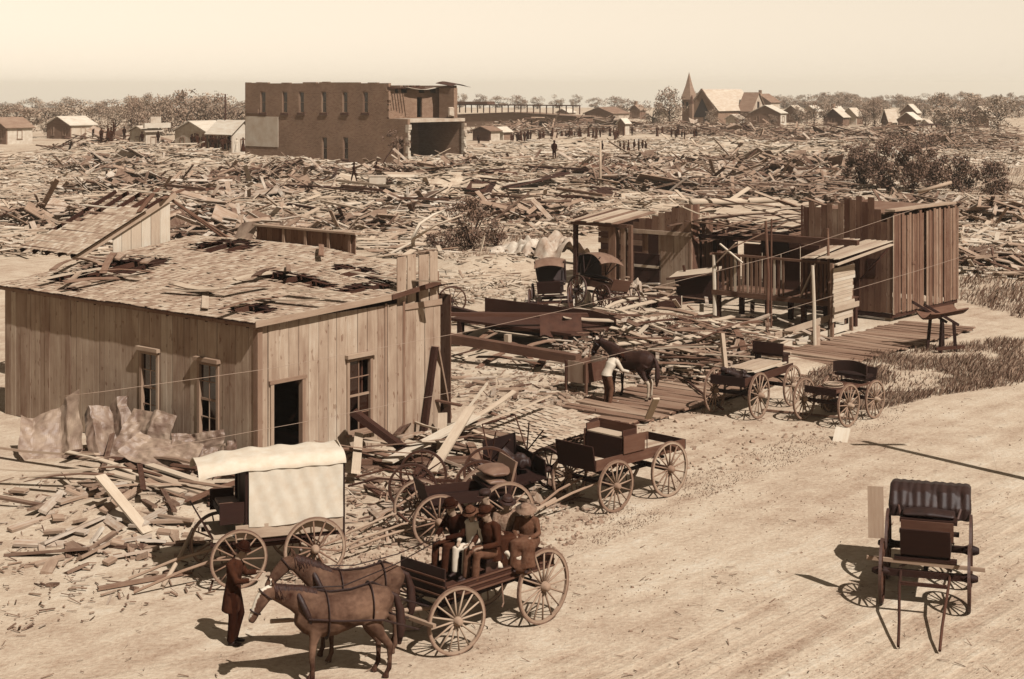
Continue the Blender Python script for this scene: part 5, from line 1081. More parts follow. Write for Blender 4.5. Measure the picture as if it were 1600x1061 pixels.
for px, py, w_, h_ in ((1400, 245, 90, 30), (1450, 238, 70, 34), (1340, 255, 60, 26), (1180, 300, 50, 20)): bush(px, py, w_, h_, 500, 'low scrub on the rubble slope at the right', .22, 'scrub on the right slope')
# grass as uncountable blades
def grass(name, poly, n, hmin, hmax, label):
    mb = MB()
    for i in range(n):
        px, py = inpoly(poly); p = G(px, py); nz = noise.noise(V((p.x*.5, p.y*.5, 2)))+.5*noise.noise(V((p.x*1.7, p.y*1.7, 5)))
        if nz < -.15 and rnd() < .8: continue
        p.z = hgt(p.x, p.y); h_ = U(hmin, hmax)*(.75+.6*nz); a = U(0, 6.3); q = V((math.cos(a), math.sin(a), 0)); w_ = .005+.008*rnd()+p.y*.0001; l = V((U(-.5, .5)+.25, U(-.5, .5), 0))*h_*1.1
        mb.add([p-q*w_, p+q*w_, p+l*.4+V((0, 0, h_*.6))+q*w_*.7, p+l+V((0, 0, h_))], [(0, 1, 2), (0, 2, 3)], [(0, 0, 0)]*4, rnd())
    return tag(mb.build(name, 'grass'), label, 'grass', kind='stuff')
def inpoly(poly):
    xs_ = [p[0] for p in poly]; ys_ = [p[1] for p in poly]
    while True:
        x, y = U(min(xs_), max(xs_)), U(min(ys_), max(ys_)); ins = False; j = len(poly)-1
        for i in range(len(poly)):
            if (poly[i][1] > y) != (poly[j][1] > y) and x < (poly[j][0]-poly[i][0])*(y-poly[i][1])/(poly[j][1]-poly[i][1])+poly[i][0]: ins = not ins
            j = i
        if ins: return x, y
grass('long_grass', [(1245, 600), (1340, 560), (1450, 545), (1600, 530), (1600, 600), (1460, 620), (1380, 640), (1290, 645)], 16000, .08, .30, 'long dry grass between the sidewalk and the street')
grass('weeds', [(960, 480), (1115, 500), (1190, 530), (1180, 545), (1020, 520), (930, 490)], 4000, .06, .22, 'short weeds in front of the slatted porch')
grass('weeds', [(640, 340), (800, 350), (905, 345), (900, 375), (780, 400), (640, 400)], 6000, .1, .4, 'rank weeds around the ragged shrub')
grass('weeds', [(1330, 240), (1600, 225), (1600, 320), (1330, 320)], 7000, .2, .8, 'rank grass over the slope at the right')
grass('weeds', [(1497, 360), (1600, 350), (1600, 500), (1500, 470)], 5000, .1, .5, 'tall weeds right of the barn end')
grass('sparse_grass', [(860, 830), (1080, 740), (1300, 660), (1440, 615), (1400, 660), (1150, 760), (900, 870)], 4000, .015, .05, 'thin trodden grass along the edge of the street')
# crumpled sheets: canvas in the middle, roofing tin by the shack
def tin(px, py, w_, l, h_, label, seed, rz, tilt, zz):
    P = G(px, py); P.z = zz
    R2 = random.Random(int(seed*10)); k = 5; pr = [(0, 0)]
    for i in range(k):
        an = R2.uniform(-.95, .95); pr.append((pr[-1][0]+w_/k*math.cos(an), pr[-1][1]+w_/k*math.sin(an)*h_*1.6))
    c0 = pr[k//2]; s1, s2 = R2.uniform(.9, 1.5), R2.uniform(-.4, .2)
    def fn(u, v):
        t_ = min(u*k, k-1e-6); i = int(t_); t_ -= i; x = pr[i][0]+(pr[i+1][0]-pr[i][0])*t_-c0[0]; z = pr[i][1]+(pr[i+1][1]-pr[i][1])*t_-c0[1]
        q = V((u*2+seed, v*2, seed)); z += .9*h_*max(0, u+v-s1)-.8*h_*max(0, s2+.5-v+.3*u)+.18*h_*noise.noise(q)+.05*noise.noise(q*5); return (x+.06*noise.noise(q*3), (v-.5)*l*(1-.15*abs(z)), z)
    o = MB().sheet(fn, 36, 28, .008).build('tin_sheet', 'tin'); o.location = P; o.rotation_euler = (tilt, U(-.25, .25), rz); return tag(o, label, 'metal sheet')
def crumple(px, py, w_, l, h_, mat, label, name, cat, seed, rz=0, tilt=0, zz=0):
    P = G(px, py); P.z = hgt(P.x, P.y)+zz
    def fn(u, v):
        x, y = (u-.5)*w_, (v-.5)*l; q = V((u*3.2+seed, v*3.2, seed)); z = h_*(.45+.75*noise.noise(q)+.35*abs(noise.noise(q*2.3)))*(1-.5*abs(2*u-1)**3); return (x+.15*noise.noise(q*2), y+.2*noise.noise(q*1.7), max(0.02, z))
    o = MB().sheet(fn, 44, 36, .012).build(name, mat, None, True); o.location = P; o.rotation_euler = (tilt, 0, rz); return tag(o, label, cat)
# ================================================================ wreckage
PLK = {}
def plank_mesh(mat, L, W, T):
    mb = MB(); segs = 3; bow = U(-.03, .03)*L; q = U(0, 80); vs = []; lc = []; tone = rnd()
    for i in range(segs+1):
        x = -L/2+L*i/segs
        for y, z in ((-W/2, -T/2), (W/2, -T/2), (W/2, T/2), (-W/2, T/2)):
            xx = x+(U(-.12, .05) if i in (0, segs) else 0)*min(1, L*.4)*(1 if i else -1); vs.append((xx, y, z+bow*math.sin(PI*i/segs))); lc.append((xx+q, y+q, z+q))
    fs = [(i*4+j, i*4+(j+1) % 4, i*4+4+(j+1) % 4, i*4+4+j) for i in range(segs) for j in range(4)]+[(3, 2, 1, 0), (segs*4, segs*4+1, segs*4+2, segs*4+3)]
    return mb.add(vs, [tuple(reversed(f_)) for f_ in fs], lc, tone).mesh('plank', mat)
for mt in ('wood_pale', 'wood_mix', 'wood_old'): PLK[mt] = [plank_mesh(mt, U(1.2, 4.2), U(.1, .26), U(.025, .06)) for _ in range(12)]
def lay(px0, py0, px1, py1, wd, mat, label, z0=.05, z1=.05, th=.05, d0=None, d1=None, name='loose_board', group=None):
    a = GD(px0, py0, d0) if d0 else G(px0, py0, z0); b_ = GD(px1, py1, d1) if d1 else G(px1, py1, z1); m_ = (a+b_)/2
    o = MB().beam(a-m_, b_-m_, wd, th, jag=.05).build(name, mat); o.location = m_; return tag(o, label, 'board' if 'beam' not in name else 'beam', group)
lay(155, 742, 232, 834, .26, 'wood_pale', 'pale plank leaning over the lower left board pile', 1.0, .06)
lay(172, 737, 288, 770, .24, 'wood_pale', 'long pale plank, uppermost left one of the pile beside the shack', .5, .3)
lay(212, 733, 366, 786, .28, 'wood_pale', 'longest pale plank running from the pile towards the covered wagon', .5, .18)
lay(232, 726, 330, 758, .22, 'wood_pale', 'pale plank under the shack window in the left pile', .45, .4); lay(205, 787, 283, 815, .16, 'wood_old', 'narrow board lying alone below the left pile', .05, .05)
lay(150, 830, 203, 824, .1, 'wood_old', 'short dark stick on the ground at the far left'); lay(150, 920, 300, 893, .14, 'wood_old', 'long thin pole on the ground left of the standing man', .05, .05); lay(60, 800, 190, 772, .2, 'wood_old', 'dark board at the left edge below the tin sheets', .08, .1)
lay(604, 722, 744, 650, .34, 'wood_pale', 'wide pale plank slanting up beside the shack\'s far corner', .25, .75, .06); lay(674, 738, 736, 636, .26, 'wood_pale', 'pale plank crossing over the wide slanting plank', .2, 1.1, .06)
lay(730, 640, 762, 598, .07, 'wood_pale', 'thin splinter rising from the crossed planks', 1.0, 1.6, .04); lay(550, 642, 640, 708, .28, 'timber', 'dark heavy timber leaning from the shack window', 1.25, .25, .16, name='leaning_beam')
lay(661, 685, 680, 540, .16, 'timber', 'dark post leaning against the shack\'s far end', d0=42.0, d1=42.4, th=.12, name='leaning_beam'); lay(681, 540, 702, 655, .16, 'trim', 'pale brace propped beside the dark leaning post', d0=42.45, d1=43.6, th=.1, name='leaning_beam')
lay(675, 624, 722, 634, .12, 'wood_old', 'short rail jutting from the leaning brace', .9, .8); lay(755, 640, 792, 656, .14, 'wood_old', 'board behind the crossed planks', .5, .3); lay(555, 722, 760, 716, .16, 'wood_old', 'long low sill along the foot of the shack debris', .1, .1, .12)
lay(690, 526, 905, 562, .34, 'wood_old', 'long heavy sill beam of the fallen dark platform', .85, .6, .3, name='sill_beam'); lay(690, 478, 800, 505, .24, 'timber', 'dark beam at the back of the fallen platform', .5, .5, .2, name='sill_beam'); lay(690, 491, 920, 492, .3, 'timber', 'upper dark ledge of the fallen platform', 1.3, 1.2, .12, name='sill_beam'); lay(800, 560, 930, 572, .12, 'wood_pale', 'pale rail below the sill beam', .3, .3)
lay(1012, 655, 1026, 622, .2, 'wood_pale', 'board propped up behind the flatbed wagon', .2, .9); lay(1136, 600, 1128, 520, .14, 'wood_pale', 'pale stake standing behind the lumber wagon', d0=49, d1=49.2, th=.1); lay(988, 540, 986, 500, .3, 'wood_pale', 'short wide pale board standing upright in the plank heap', d0=56, d1=56.2)
lay(985, 535, 1022, 495, .2, 'wood_pale', 'pale board leaning in the plank heap behind the bay horse', d0=55, d1=56); lay(1311, 697, 1318, 667, .4, 'wood_pale', 'small pale slab propped at the buckboard wheel', d0=41.4, d1=41.9, th=.04); lay(1060, 585, 1130, 640, .06, 'timber', 'thin dark rod lying across the plank sidewalk', .2, .2)
lay(1190, 640, 1340, 655, .08, 'wood_old', 'thin board on the ground beneath the lumber wagon', .05, .05)
lay(748, 405, 757, 368, .14, 'wood_pale', 'pale stake standing left of the crumpled canvas', d0=85, d1=85.2); lay(774, 400, 782, 365, .12, 'wood_old', 'dark stake at the edge of the crumpled canvas', d0=86, d1=86)
# boards scattered one by one (the nearest three hundred)
CNT = [0]
def scatter(poly, n, label, group, mats=('wood_pale', 'wood_mix', 'wood_old'), dirs=None, pile=.25, smin=.5, smax=1.1, name='loose_board'):
    for i in range(n):
        px, py = inpoly(poly); p = G(px, py); a = U(0, 2*PI) if dirs is None or rnd() < .35 else random.choice(dirs)+U(-.25, .25)
        o = link(name, random.choice(PLK[random.choice(mats)]), None, (p.x, p.y, hgt(p.x, p.y)+.04+pile*rnd()**1.6), (U(-.25, .25), U(-.5, .5)*min(.35, pile), a)); s_ = U(smin, smax); o.scale = (s_, U(.8, 1.15), 1); tag(o, label, 'board', group); CNT[0] += 1
DL = [TH, TH+PI/2]
scatter([(860, 505), (1000, 495), (1110, 530), (1200, 550), (1190, 600), (1040, 590), (900, 560)], 95, 'loose board in the plank heap behind the bay horse', 'plank heap behind the bay horse', mats=('wood_pale', 'wood_pale', 'wood_mix', 'wood_old'), dirs=[TH+PI/2, TH+PI/2, TH], pile=1.0)
scatter([(985, 552), (1195, 545), (1190, 590), (1010, 600)], 26, 'long board stacked level between the plank heap and the sidewalk', 'boards stacked beside the sidewalk', mats=('wood_pale', 'wood_old'), dirs=[TH+PI/2], pile=.7, smin=.9, smax=1.3)
scatter([(150, 700), (300, 740), (400, 770), (380, 810), (200, 790), (60, 780), (60, 720)], 34, 'loose board in the pile beside the plank shack', 'board pile beside the plank shack', dirs=[-.4, -.6], pile=.55)
scatter([(540, 690), (740, 650), (780, 690), (760, 730), (560, 740)], 34, 'broken board heaped at the far corner of the shack', 'boards at the shack corner', pile=.6)
scatter([(690, 480), (860, 480), (940, 560), (800, 580), (690, 560)], 30, 'broken board around the fallen dark platform', 'boards around the fallen platform', pile=.5)
# boards lying on the shack roof
for i in range(26):
    y = U(.6, 4.5) if i % 2 else U(7.5, 10.8); x = U(.3, 6.3) if i % 2 else U(.6, 4); p = C+RD*x+LD*y; z = rz_(x, y)+.06+.15*rnd()
    if 0 < x < 7: o = link('loose_board', random.choice(PLK[random.choice(['wood_mix', 'wood_old', 'wood_pale'])]), None, (p.x, p.y, z), (U(-.2, .2), U(-.12, .12), random.choice([TH, TH+PI/2, TH+.6])+U(-.3, .3))); o.scale = (U(.4, .9), 1, 1); tag(o, 'loose board thrown on the shack roof', 'board', 'boards thrown on the shack roof')
# boards inside the barn wreck (above the porch)
for i in range(52):
    px, py = inpoly([(1060, 318), (1330, 312), (1325, 372), (1230, 388), (1150, 360), (1092, 350)]); d = 73-(py-320)*.12+U(-1.5, 1.5); p = GD(px, py, d); a = random.choice([TH+PI/2, TH, .1])+U(-.3, .3)
    o = link('splintered_rafter', random.choice(PLK[random.choice(['wood_pale', 'wood_mix', 'wood_old'])]), None, p, (U(-.3, .3), U(-.3, .3), a)); o.scale = (U(.7, 1.5), 1, 1); tag(o, 'splintered rafter in the wrecked roof above the porch', 'board', 'wrecked roof above the porch')
# collapsed roof deck under those rafters
P = GD(1200, 352, 71); o = thing('collapsed_roof', (P.x, P.y, 0), TH, 'sagging collapsed roof deck behind the slatted porch', 'roof')
for k in range(16): MB().beam((-2.5, -4+k*.55, 2.7+.25*math.sin(k)), (4.5, -4+k*.55, 3.0+.3*math.sin(k*1.7)), .4, .03, jag=.3).build('roof_board', 'wood_old' if k % 2 else 'wood_mix', o)
for k in range(6): MB().beam((-2+k*1.2, -4, 2.6), (-2+k*1.2, 4.5, 2.7), .1, .16).build('rafter', 'timber', o); one(o, 'prop', 'timber', -2+k*1.2-.07, -2+k*1.2+.07, -3.9, -3.76, 0, 2.5)
# far wreckage, nobody could count it
def field(name, poly, n, label, lr, wr=(.1, .35), mat='wood_far', pile=.35):
    mb = MB()
    for i in range(n):
        px, py = inpoly(poly); p = G(px, py)
        if mat == 'wood_far' and noise.noise(V((p.x*.11, p.y*.11, 8))) < -.12 and rnd() < .6: continue
        p.z = hgt(p.x, p.y)+.03+pile*rnd()**2; a = random.choice([TH, TH+PI/2]) + random.gauss(0, .5) if rnd() < .6 else U(0, 6.3); l = lr[0]*.5+(lr[1]-lr[0]*.5)*rnd()**2.2
        m_ = Matrix.Translation(p) @ Matrix.Rotation(a, 4, 'Z') @ Matrix.Rotation((U(-.1, .1) if rnd() < .7 else random.gauss(0, .22))*(1 if l > .6 else 1.8), 4, 'Y') @ Matrix.Rotation(U(-.4, .4), 4, 'X'); w_ = U(*wr)
        th_ = min(.03, w_*.3); mb.bx(-l/2, l/2, -w_/2, w_/2, -th_, th_, mtx=m_, tone=U(.45, 1) if rnd() < .8 else .25*rnd())
    return tag(mb.build(name, mat), label, 'debris', kind='stuff')
field('wreckage', [(-60, 272), (383, 262), (640, 272), (760, 262), (1320, 262), (1330, 310), (1080, 312), (900, 340), (640, 360), (560, 372), (400, 362), (260, 345), (-60, 345)], 13000, 'endless splintered boards strewn over the flattened blocks', (.8, 4.2))
field('wreckage', [(40, 240), (383, 252), (640, 262), (740, 228), (1100, 215), (1420, 215), (1600, 225), (1600, 262), (1330, 262), (760, 264), (60, 272)], 11000, 'distant wreckage of boards before the crowd and church', (.8, 4.0), (.12, .5))
field('wreckage', [(900, 322), (1080, 318), (1080, 345), (960, 352), (905, 368), (780, 372), (650, 352), (640, 330)], 1500, 'splintered boards behind the barn lean-to', (.6, 3.4))
field('wreckage', [(1090, 300), (1330, 300), (1330, 330), (1090, 325)], 900, 'long splintered boards above the wrecked porch', (1.5, 5), pile=.8, mat='wood_mix')
field('wreckage', [(262, 330), (390, 330), (400, 360), (560, 372), (560, 345), (400, 335)], 700, 'boards heaped behind the shack roof', (.8, 3.4))
field('wreckage', [(1300, 300), (1600, 285), (1600, 440), (1500, 430), (1490, 330), (1330, 322)], 1500, 'splintered boards behind the right barn', (.6, 3.2))
field('wreckage', [(-40, 340), (270, 340), (400, 365), (400, 400), (-40, 400)], 1300, 'splintered boards behind the left shack and gable', (.8, 3.4))
field('wreckage', [(556, 366), (700, 350), (700, 405), (600, 405)], 700, 'splintered boards between the shack and the ragged shrub', (.6, 3.))
field('scattered_boards', [(20, 770), (300, 770), (330, 860), (60, 900)], 60, 'pale boards strewn on the ground left of the covered wagon', (.5, 2.4), (.1, .24), pile=.1, mat='wood_heap')
field('litter', [(690, 400), (850, 400), (840, 470), (690, 480)], 500, 'thin litter on the bare mound behind the shack', (.2, 1.2), (.03, .12))
field('litter', [(690, 560), (900, 575), (1000, 620), (940, 660), (760, 650), (690, 620)], 700, 'fine splinters on the bare yard', (.08, .6), (.012, .05), pile=.03, mat='wood_mix')
field('litter', [(540, 700), (900, 640), (960, 700), (900, 790), (640, 840), (545, 860)], 1000, 'fine splinters around the tangled buggies', (.06, .5), (.015, .07), pile=.05, mat='wood_mix')
field('litter', [(0, 740), (300, 760), (420, 800), (340, 930), (0, 1000)], 500, 'fine splinters and chips left of the covered wagon', (.05, .4), (.01, .04), pile=.03, mat='wood_mix')
field('litter', [(860, 500), (1100, 520), (1200, 560), (1180, 610), (960, 600), (860, 560)], 1500, 'fine splinters under the plank heap', (.2, 1.2), (.03, .14), pile=.3, mat='wood_mix')
field('litter', [(560, 860), (900, 800), (1300, 660), (1600, 600), (1600, 1060), (0, 1060), (0, 930), (300, 930)], 420, 'scattered chips and straw on the street', (.03, .22), (.006, .018), pile=.0, mat='wood_mix')
field('wreckage', [(740, 200), (900, 190), (1060, 196), (1100, 210), (1000, 210), (800, 214)], 1800, 'tangled dark timbers around the distant crowd', (1., 4.), (.15, .5), mat='wood_mix', pile=1.6)
field('wreckage', [(1100, 196), (1480, 200), (1600, 205), (1600, 240), (1330, 240), (1100, 225)], 2200, 'tangled timbers before the right-hand houses', (1., 4.), (.15, .6), mat='wood_mix', pile=1.5)
field('wreckage', [(150, 236), (380, 244), (380, 262), (150, 268), (0, 266), (0, 240)], 1500, 'tangled boards before the pale shops', (1., 4.), (.12, .5), pile=.5)
mb = MB()
for i in range(2600):                                      # trodden clods
    px, py = inpoly([(540, 830), (700, 800), (900, 790), (960, 800), (860, 880), (700, 930), (560, 930), (400, 930), (420, 900)] if i % 3 else [(860, 560), (1100, 620), (1300, 670), (1150, 740), (900, 720), (700, 640)]); p = G(px, py); s_ = U(.012, .05)*(1.6 if rnd() < .08 else 1)
    mb.bx(-s_, s_, -s_*.8, s_*.8, -s_*.5, s_*.6, mtx=Matrix.Translation(p) @ Matrix.Rotation(U(0, 6), 4, V((rnd(), rnd(), rnd()))))
for i in range(2600):
    px, py = inpoly([(860, 870), (1250, 700), (1600, 600), (1600, 1061), (700, 1061)]); p = G(px, py); s_ = U(.004, .016)*(2 if rnd() < .04 else 1)
    if noise.noise(V((p.x*.35, p.y*.35, 4))) < .15 and rnd() < .85: continue
    mb.bx(-s_, s_, -s_*.8, s_*.8, -s_*.5, s_*.6, mtx=Matrix.Translation(p+V((0, 0, .008))) @ Matrix.Rotation(U(0, 6), 4, V((rnd(), rnd(), rnd()))), tone=.6*rnd())
tag(mb.build('clods', 'clod'), 'trodden clods of earth around the wagons', 'earth', kind='stuff')
def wreck(px, py, R, h_, n, label, mat='wood_mix'):
    P = G(px, py); mb = MB(); z_ = hgt(P.x, P.y)
    for i in range(n):
        a = U(0, 2*PI); r = R*math.sqrt(rnd()); l = U(1.2, 3.2)*(1.7 if rnd() < .15 else 1)*(1+R*.03); q = V((math.cos(a)*r*1.25, math.sin(a)*r, z_+h_*(1-r/R)*U(.3, 1)+.1)); y_ = random.choice([TH, TH+PI/2, TH+PI/2])+random.gauss(0, .6); w_ = U(.12, .34)*(1+R*.03)
        m_ = Matrix.Translation(q) @ Matrix.Rotation(y_, 4, 'Z') @ Matrix.Rotation(random.gauss(0, .3), 4, 'Y') @ Matrix.Rotation(U(-.8, .8), 4, 'X'); mb.bx(-l/2, l/2, -w_/2, w_/2, -.03, .03, mtx=m_, tone=U(.55, 1) if rnd() < .66 else .2*rnd())
    for i in range(5):
        a = U(0, 6.3); r = R*.6*rnd(); m_ = Matrix.Translation((math.cos(a)*r, math.sin(a)*r, z_+h_*.5*U(.6, 1.2))) @ Matrix.Rotation(U(0, 6.3), 4, 'Z') @ Matrix.Rotation(U(-.6, .6), 4, 'Y') @ Matrix.Rotation(U(-.5, .5), 4, 'X'); s_ = U(.6, 1.3)*(.7+h_*.25); mb.bx(-s_*1.3, s_*1.3, -s_*.7, s_*.7, -.04, .04, mtx=m_, tone=rnd())
    o = mb.build('wreck_heap', mat); o.location = (P.x, P.y, 0); return tag(o, label, 'wreckage', kind='stuff')
for i, (px, py, R, h_) in enumerate([(330, 352, 4, 1.8), (205, 305, 5, 1.3), (300, 305, 5, 1.2), (430, 322, 5, 1.3), (470, 312, 5, 1.2), (655, 335, 4, 1.2), (690, 305, 4.5, 1.1), (820, 345, 4.5, 1.5), (915, 305, 5, 1.3), (965, 292, 5, 1.1), (1065, 308, 5, 2.0), (1100, 302, 4, 1.6), (1185, 290, 6, 1.7), (1255, 302, 5, 1.5), (1120, 264, 7, 1.8), (1215, 258, 8, 1.8), (765, 268, 6, 1.5), (1000, 258, 7, 1.5), (450, 278, 6, 1.2), (190, 268, 7, 2.0), (1290, 275, 7, 2.0), (1400, 228, 10, 2.8), (175, 233, 8, 4.2), (235, 238, 6, 2.), (850, 206, 13, 3.4), (905, 203, 12, 3), (960, 203, 11, 2.8), (1080, 205, 12, 2.8), (1150, 210, 11, 2.6), (810, 208, 10, 2.6), (300, 375, 4, 2.0), (250, 360, 4, 1.6), (370, 372, 4, 1.7), (60, 350, 5, 1.6), (560, 360, 3.5, 1.3), (1380, 345, 4, 1.2), (1450, 330, 4, 1.3), (1560, 345, 5, 1.4), (1570, 420, 3.5, .9), (660, 292, 5, 1.5), (1020, 285, 5, 1.5), (740, 285, 5, 1.4), (380, 285, 6, 1.6), (1140, 275, 6, 1.8), (800, 272, 6, 1.4), (1240, 218, 10, 2.4), (1310, 222, 10, 2.6), (1470, 232, 9, 2.4)]):
    wreck(px, py, R, h_, int(70+R*7), 'heap of tangled broken boards in the wreckage field', 'wood_heap' if py > 236 else 'wood_mix')
for i in range(40):
    px, py = inpoly([(270, 300), (560, 290), (760, 300), (1000, 290), (1300, 285), (1300, 312), (1090, 316), (900, 335), (640, 345), (400, 345), (270, 340)]); p = G(px, py); z_ = hgt(p.x, p.y); l = U(3.5, 8); a = (TH+PI/2 if rnd() < .7 else TH)+U(-.35, .35); q = V((math.cos(a), math.sin(a), 0))*l/2; e = U(.3, .9)
    o = MB().beam(-q+V((0, 0, U(-.2, .1))), q+V((0, 0, U(-.1, .3))), U(.14, .3), U(.08, .2), jag=.15).build('long_timber', random.choice(['wood_pale', 'wood_old', 'timber'])); o.location = (p.x, p.y, z_+e); tag(o, 'long timber lying across the rubble field', 'beam', 'long timbers across the rubble field')
for i in range(16):
    px, py = inpoly([(180, 270), (560, 280), (900, 270), (1300, 262), (1300, 300), (1060, 305), (900, 330), (600, 340), (380, 330), (180, 310)]); crumple(px, py, U(1, 2.2), U(.8, 1.6), U(.5, 1.1), 'canvas_grey', 'scrap of pale cloth caught in the rubble field', 'cloth_scrap', 'cloth', U(0, 40), U(0, 6.3))['group'] = 'cloth scraps in the rubble field'
field('scattered_boards', [(970, 440), (1120, 450), (1110, 490), (985, 480)], 52, 'splintered boards strewn before the barn', (.6, 2.8), (.08, .22), pile=.7, mat='wood_heap')
field('scattered_boards', [(700, 585), (900, 600), (930, 640), (740, 640)], 44, 'thin boards lying flat on the bare yard', (.3, 1.2), (.08, .22), pile=.06, mat='wood_heap')
field('scattered_boards', [(150, 800), (330, 800), (300, 930), (60, 930)], 24, 'small sticks on the ground left of the covered wagon', (.3, 1.2), (.08, .22), pile=.03, mat='wood_heap')
field('scattered_boards', [(560, 740), (820, 720), (900, 780), (640, 830), (560, 820)], 44, 'broken boards beneath the tangled buggies', (.6, 2.8), (.08, .22), pile=.15, mat='wood_heap')
field('scattered_boards', [(1120, 490), (1210, 500), (1290, 515), (1300, 540), (1200, 550), (1110, 520)], 40, 'broken boards on the ground in front of the slatted porch', (.6, 2.8), (.08, .22), pile=.4, mat='wood_heap')
# flattened wall and roof panels lying about
def panel(px, py, w_, l, rz, tx, ty, label, mat='wood_pale', group=None, nb=None, z=.15, name='wall_panel'):
    P = G(px, py); P.z = hgt(P.x, P.y)+z; o = thing(name, P, rz, label, 'panel', group); o.rotation_euler = (tx, ty, rz); nb = nb or max(4, int(w_/.32)); bwid = w_/nb
    for k in range(nb): one(o, 'board', mat, -l/2, l/2, -w_/2+k*bwid, -w_/2+(k+1)*bwid-.02, 0, .03, jag=.15)
    for x in (-l*.35, 0, l*.35): one(o, 'batten', 'wood_old', x-.05, x+.05, -w_/2, w_/2, -.1, -.003)
    return o
panel(838, 318, 1.6, 6.6, heading(1, .75), 0, R_(-9), 'long dark roof slab slanting up out of the rubble', 'timber', z=.7, name='roof_slab')
for i in range(38):
    px, py = inpoly([(180, 275), (560, 285), (900, 275), (1300, 270), (1300, 300), (1060, 305), (900, 330), (600, 330), (380, 320), (180, 300)])
    panel(px, py, U(1.0, 2.4), U(2, 4.6), U(0, 6.3), U(-.2, .2)*(1 if i % 3 else 2.5), U(-.15, .15)*(1 if i % 3 else 2), 'flattened wall panel lying in the rubble field', random.choice(['wood_pale', 'wood_old', 'wood_pale', 'timber']), 'flattened panels in the rubble field', nb=5, z=.35)
# white box-like fragment of a house in the rubble
P = G(600, 309)+V((0, 0, .35)); o = thing('house_fragment', P, R_(8), 'white box-like house fragment with a dark window in the rubble', 'ruin'); one(o, 'wall', 'whitewash', -1.25, .15, -.05, 1.2, 0, 1.45); one(o, 'wall', 'house_dark', .3, 1.5, .0, 1.1, .05, 1.1, jag=.05); one(o, 'window', 'dark', .45, 1.3, -.05, -.004, .25, .9); one(o, 'plate', 'plaster', -1.3, 1.55, -.1, 1.25, 1.46, 1.52)
P = G(370, 305); o = thing('overturned_crate', P, R_(15), 'dark overturned crate in the rubble behind the shack', 'crate'); one(o, 'side', 'timber', -1.0, .9, -.03, 1, 0, .85); one(o, 'top_board', 'wood_pale', -1.1, 1.0, -.1, 1.1, .853, .9)
P = G(1068, 470); o = thing('tilted_cabinet', P, R_(-24), 'tilted dark cabinet with pale top before the barn', 'cabinet'); o.rotation_euler = (R_(6), R_(-9), R_(-24)); one(o, 'body', 'timber', -.05, 1.7, -.5, .5, 0, 1.15); one(o, 'top', 'wood_pale', -.3, 1.85, -.75, .75, 1.16, 1.21); one(o, 'top_frame', 'wood_old', -.34, 1.89, -.79, -.752, 1.14, 1.25); one(o, 'leg', 'timber', .1, .2, .4, .49, 1.22, 1.5)
P = G(1052, 480); o = thing('long_box', P, R_(-8), 'long narrow open box like a feed box on the ground before the barn', 'box')
for s_ in (-1, 1): MB().beam((-1.1, .22*s_, .25), (.35, .26*s_, .25), .03, .42).build('side', 'timber', o)
one(o, 'bottom', 'timber', -1.1, .35, -.2, .2, .05, .09); MB().beam((.36, -.26, .25), (.36, .26, .25), .03, .44).build('end', 'wood_pale', o); MB().beam((-1.1, -.2, .25), (-1.1, .2, .25), .03, .42).build('end', 'timber', o)
# fallen shingled roof in the yard: each shingle its own piece
P = G(812, 688); rf = thing('fallen_roof', P+V((0, 0, .28)), TH-PI/2-.1, 'sheet of pale shingled roof lying in the yard behind the wagons', 'roof section'); rf.rotation_euler = (R_(4), R_(-3), TH-PI/2-.1)
shm = [MB().beam((-.125, 0, 0), (.125, 0, .02), U(.15, .175), .014, jag=.02).mesh('shingle', 'shingle_ground') for _ in range(10)]; n_ = 0
for r in range(15):
    y = -2.05+rnd()*.1
    while y < 2.0 and n_ < 300:
        if not (r > 10 and y > 1.1+.3*rnd()) and rnd() > .03:
            x = -1.9+r*.285; o = link('shingle', random.choice(shm), rf, (x, y, .05+.02*noise.noise(V((x, y, 0)))+U(0, .01)+.07*math.sin(y*1.2+x)), (U(-.03, .03), U(-.03, .03), PI+U(-.04, .04))); n_ += 1
        y += .2
for r in range(12): MB().beam((-2+r*.34, -2.05, -.02), (-2+r*.34, 2.0, -.02), .2, .02).build('lath', 'wood_dark', rf)
# dark fallen platform with cloth
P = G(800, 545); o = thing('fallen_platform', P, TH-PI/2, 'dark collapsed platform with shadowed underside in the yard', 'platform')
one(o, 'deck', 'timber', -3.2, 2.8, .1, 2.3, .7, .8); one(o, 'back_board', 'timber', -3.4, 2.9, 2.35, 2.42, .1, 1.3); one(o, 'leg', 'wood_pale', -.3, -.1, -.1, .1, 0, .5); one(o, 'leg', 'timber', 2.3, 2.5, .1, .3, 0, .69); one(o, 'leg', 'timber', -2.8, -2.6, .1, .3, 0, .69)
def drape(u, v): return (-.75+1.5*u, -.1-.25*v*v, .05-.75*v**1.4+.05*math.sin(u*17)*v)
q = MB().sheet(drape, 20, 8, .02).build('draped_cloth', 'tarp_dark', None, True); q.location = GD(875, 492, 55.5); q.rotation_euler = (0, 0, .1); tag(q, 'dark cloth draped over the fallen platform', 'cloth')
crumple(815, 413, 3.4, 2.4, 1.1, 'canvas_grey', 'left heap of crumpled pale canvas behind the buggies', 'crumpled_canvas', 'canvas', 1.3); crumple(872, 418, 3.2, 2.8, 1.5, 'canvas_grey', 'taller heap of crumpled pale canvas beside the barn lean-to', 'crumpled_canvas', 'canvas', 5.1, .5)
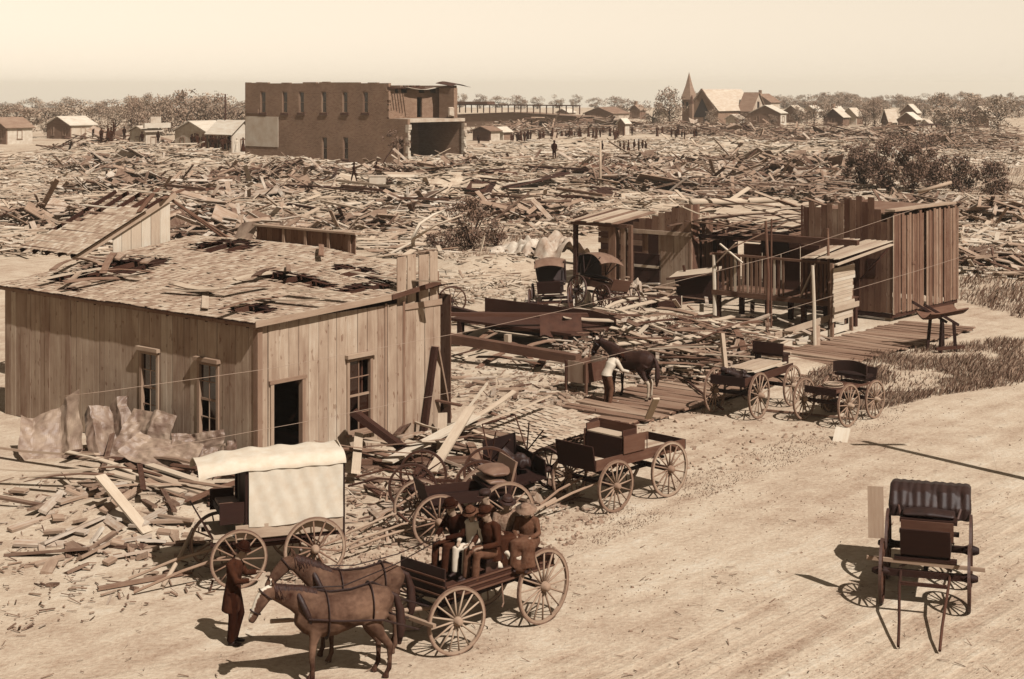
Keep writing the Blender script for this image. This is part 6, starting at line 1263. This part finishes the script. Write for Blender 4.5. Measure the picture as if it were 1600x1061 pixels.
crumple(838, 492, 1.2, 1.4, .9, 'canvas_grey', 'pale cloth hanging beside the left hooded buggy', 'pale_cloth', 'cloth', 8.2); crumple(985, 470, 1.2, 1.1, 1.0, 'canvas_grey', 'pale cloth bundle behind the right hooded buggy', 'pale_cloth', 'cloth', 3.3); crumple(905, 480, 1.0, 1.0, 1.2, 'canvas_grey', 'pale cloth between the two hooded buggies', 'pale_cloth', 'cloth', 6.3)
for i, (px, py, w_, l, h_, sd, rz, tl, zz, lab) in enumerate([(165, 712, 1.7, 1.4, .6, 2.2, .3, R_(35), .4, 'large crumpled tin sheet at the left edge'), (222, 722, 1.7, 1.5, .5, 4.4, -.4, R_(50), .3, 'bent tin sheet propped under the left shack window'), (240, 742, 2.2, .9, .35, 6.6, -.5, R_(20), .4, 'folded tin sheet lying over the left board pile'), (300, 738, 1.4, 1.0, .4, 8.8, .2, R_(55), .2, 'crinkled tin sheet below the right shack window'), (340, 745, 1.1, .8, .3, 10.1, .0, R_(45), .1, 'small tin sheet by the covered wagon\'s hood'), (70, 712, 1.8, 1.5, .6, 12.1, .1, R_(30), .3, 'broad tin sheet outside the left edge pile')]): tin(px, py, w_, l, h_, lab, sd, rz, tl, zz+.25)
# posts, wires, telegraph pole whose shadow crosses the street
pole('bare_post', [G(938, 311), GD(938, 222, G(938, 311).y)], [.13, .1], 'wood_pale', 'bare upright post standing alone in the rubble field'); pole('telegraph_pole', [G(352, 243), GD(352, 147, G(352, 243).y)], [.16, .1], 'timber', 'thin telegraph pole before the pale shops'); pole('telegraph_pole', [G(361, 243), GD(361, 196, G(361, 243).y)], [.14, .12], 'timber', 'shorter dark pole beside the telegraph pole')
pole('leaning_post', [GD(1435, 300, 90), GD(1487, 285, 90)], [.12, .1], 'wood_pale', 'pale beam lying before the right thicket')
tp_ = G(1352, 690); hgt_ = 8.; L_ = hgt_/math.tan(SUN_EL); b_ = tp_+V((SD.x, SD.y, 0)).normalized()*L_
tp2 = thing('street_pole', b_, 0, 'tall street pole just right of the view casting a shadow on the road', 'pole'); MB().tube([(0, 0, 0), (0, 0, hgt_)], [.15, .11], 10).build('shaft', 'timber', tp2); MB().beam((-.7, 0, 7.5), (.7, 0, 7.5), .1, .12).build('crossarm', 'timber', tp2)
for pts, lab in (([(100, 619), (160, 612), (422, 576), (730, 518), (880, 485), (1205, 402), (1435, 325), (1560, 280), (1700, 226)], 'upper thin wire stretched across the whole view'), ([(100, 725), (230, 704), (467, 661), (800, 594), (1150, 507), (1437, 422), (1560, 383), (1700, 335)], 'lower thin wire stretched across the whole view')):
    P = [GD(x, y, 20+x*.003) for x, y in pts]; pole('wire', P, .0032, 'wire', lab, 'wire', 5)

# the thin dusty air over the plain
lo, hi = -260., 32.
hz = MB().bx(-7200, 7200, -260, 9200, lo, hi).build('haze', 'dark'); hz.data.materials.clear(); tag(hz, kind='stuff')
hm = bpy.data.materials.new('haze'); hm.use_nodes = True; ht = hm.node_tree; ht.nodes.clear(); vo = ht.nodes.new('ShaderNodeVolumePrincipled'); ho = ht.nodes.new('ShaderNodeOutputMaterial')
vo.inputs['Color'].default_value = (1, .91, .77, 1); vo.inputs['Density'].default_value = .0002; vo.inputs['Anisotropy'].default_value = .2; ht.links.new(vo.outputs[0], ho.inputs['Volume']); hz.data.materials.append(hm)
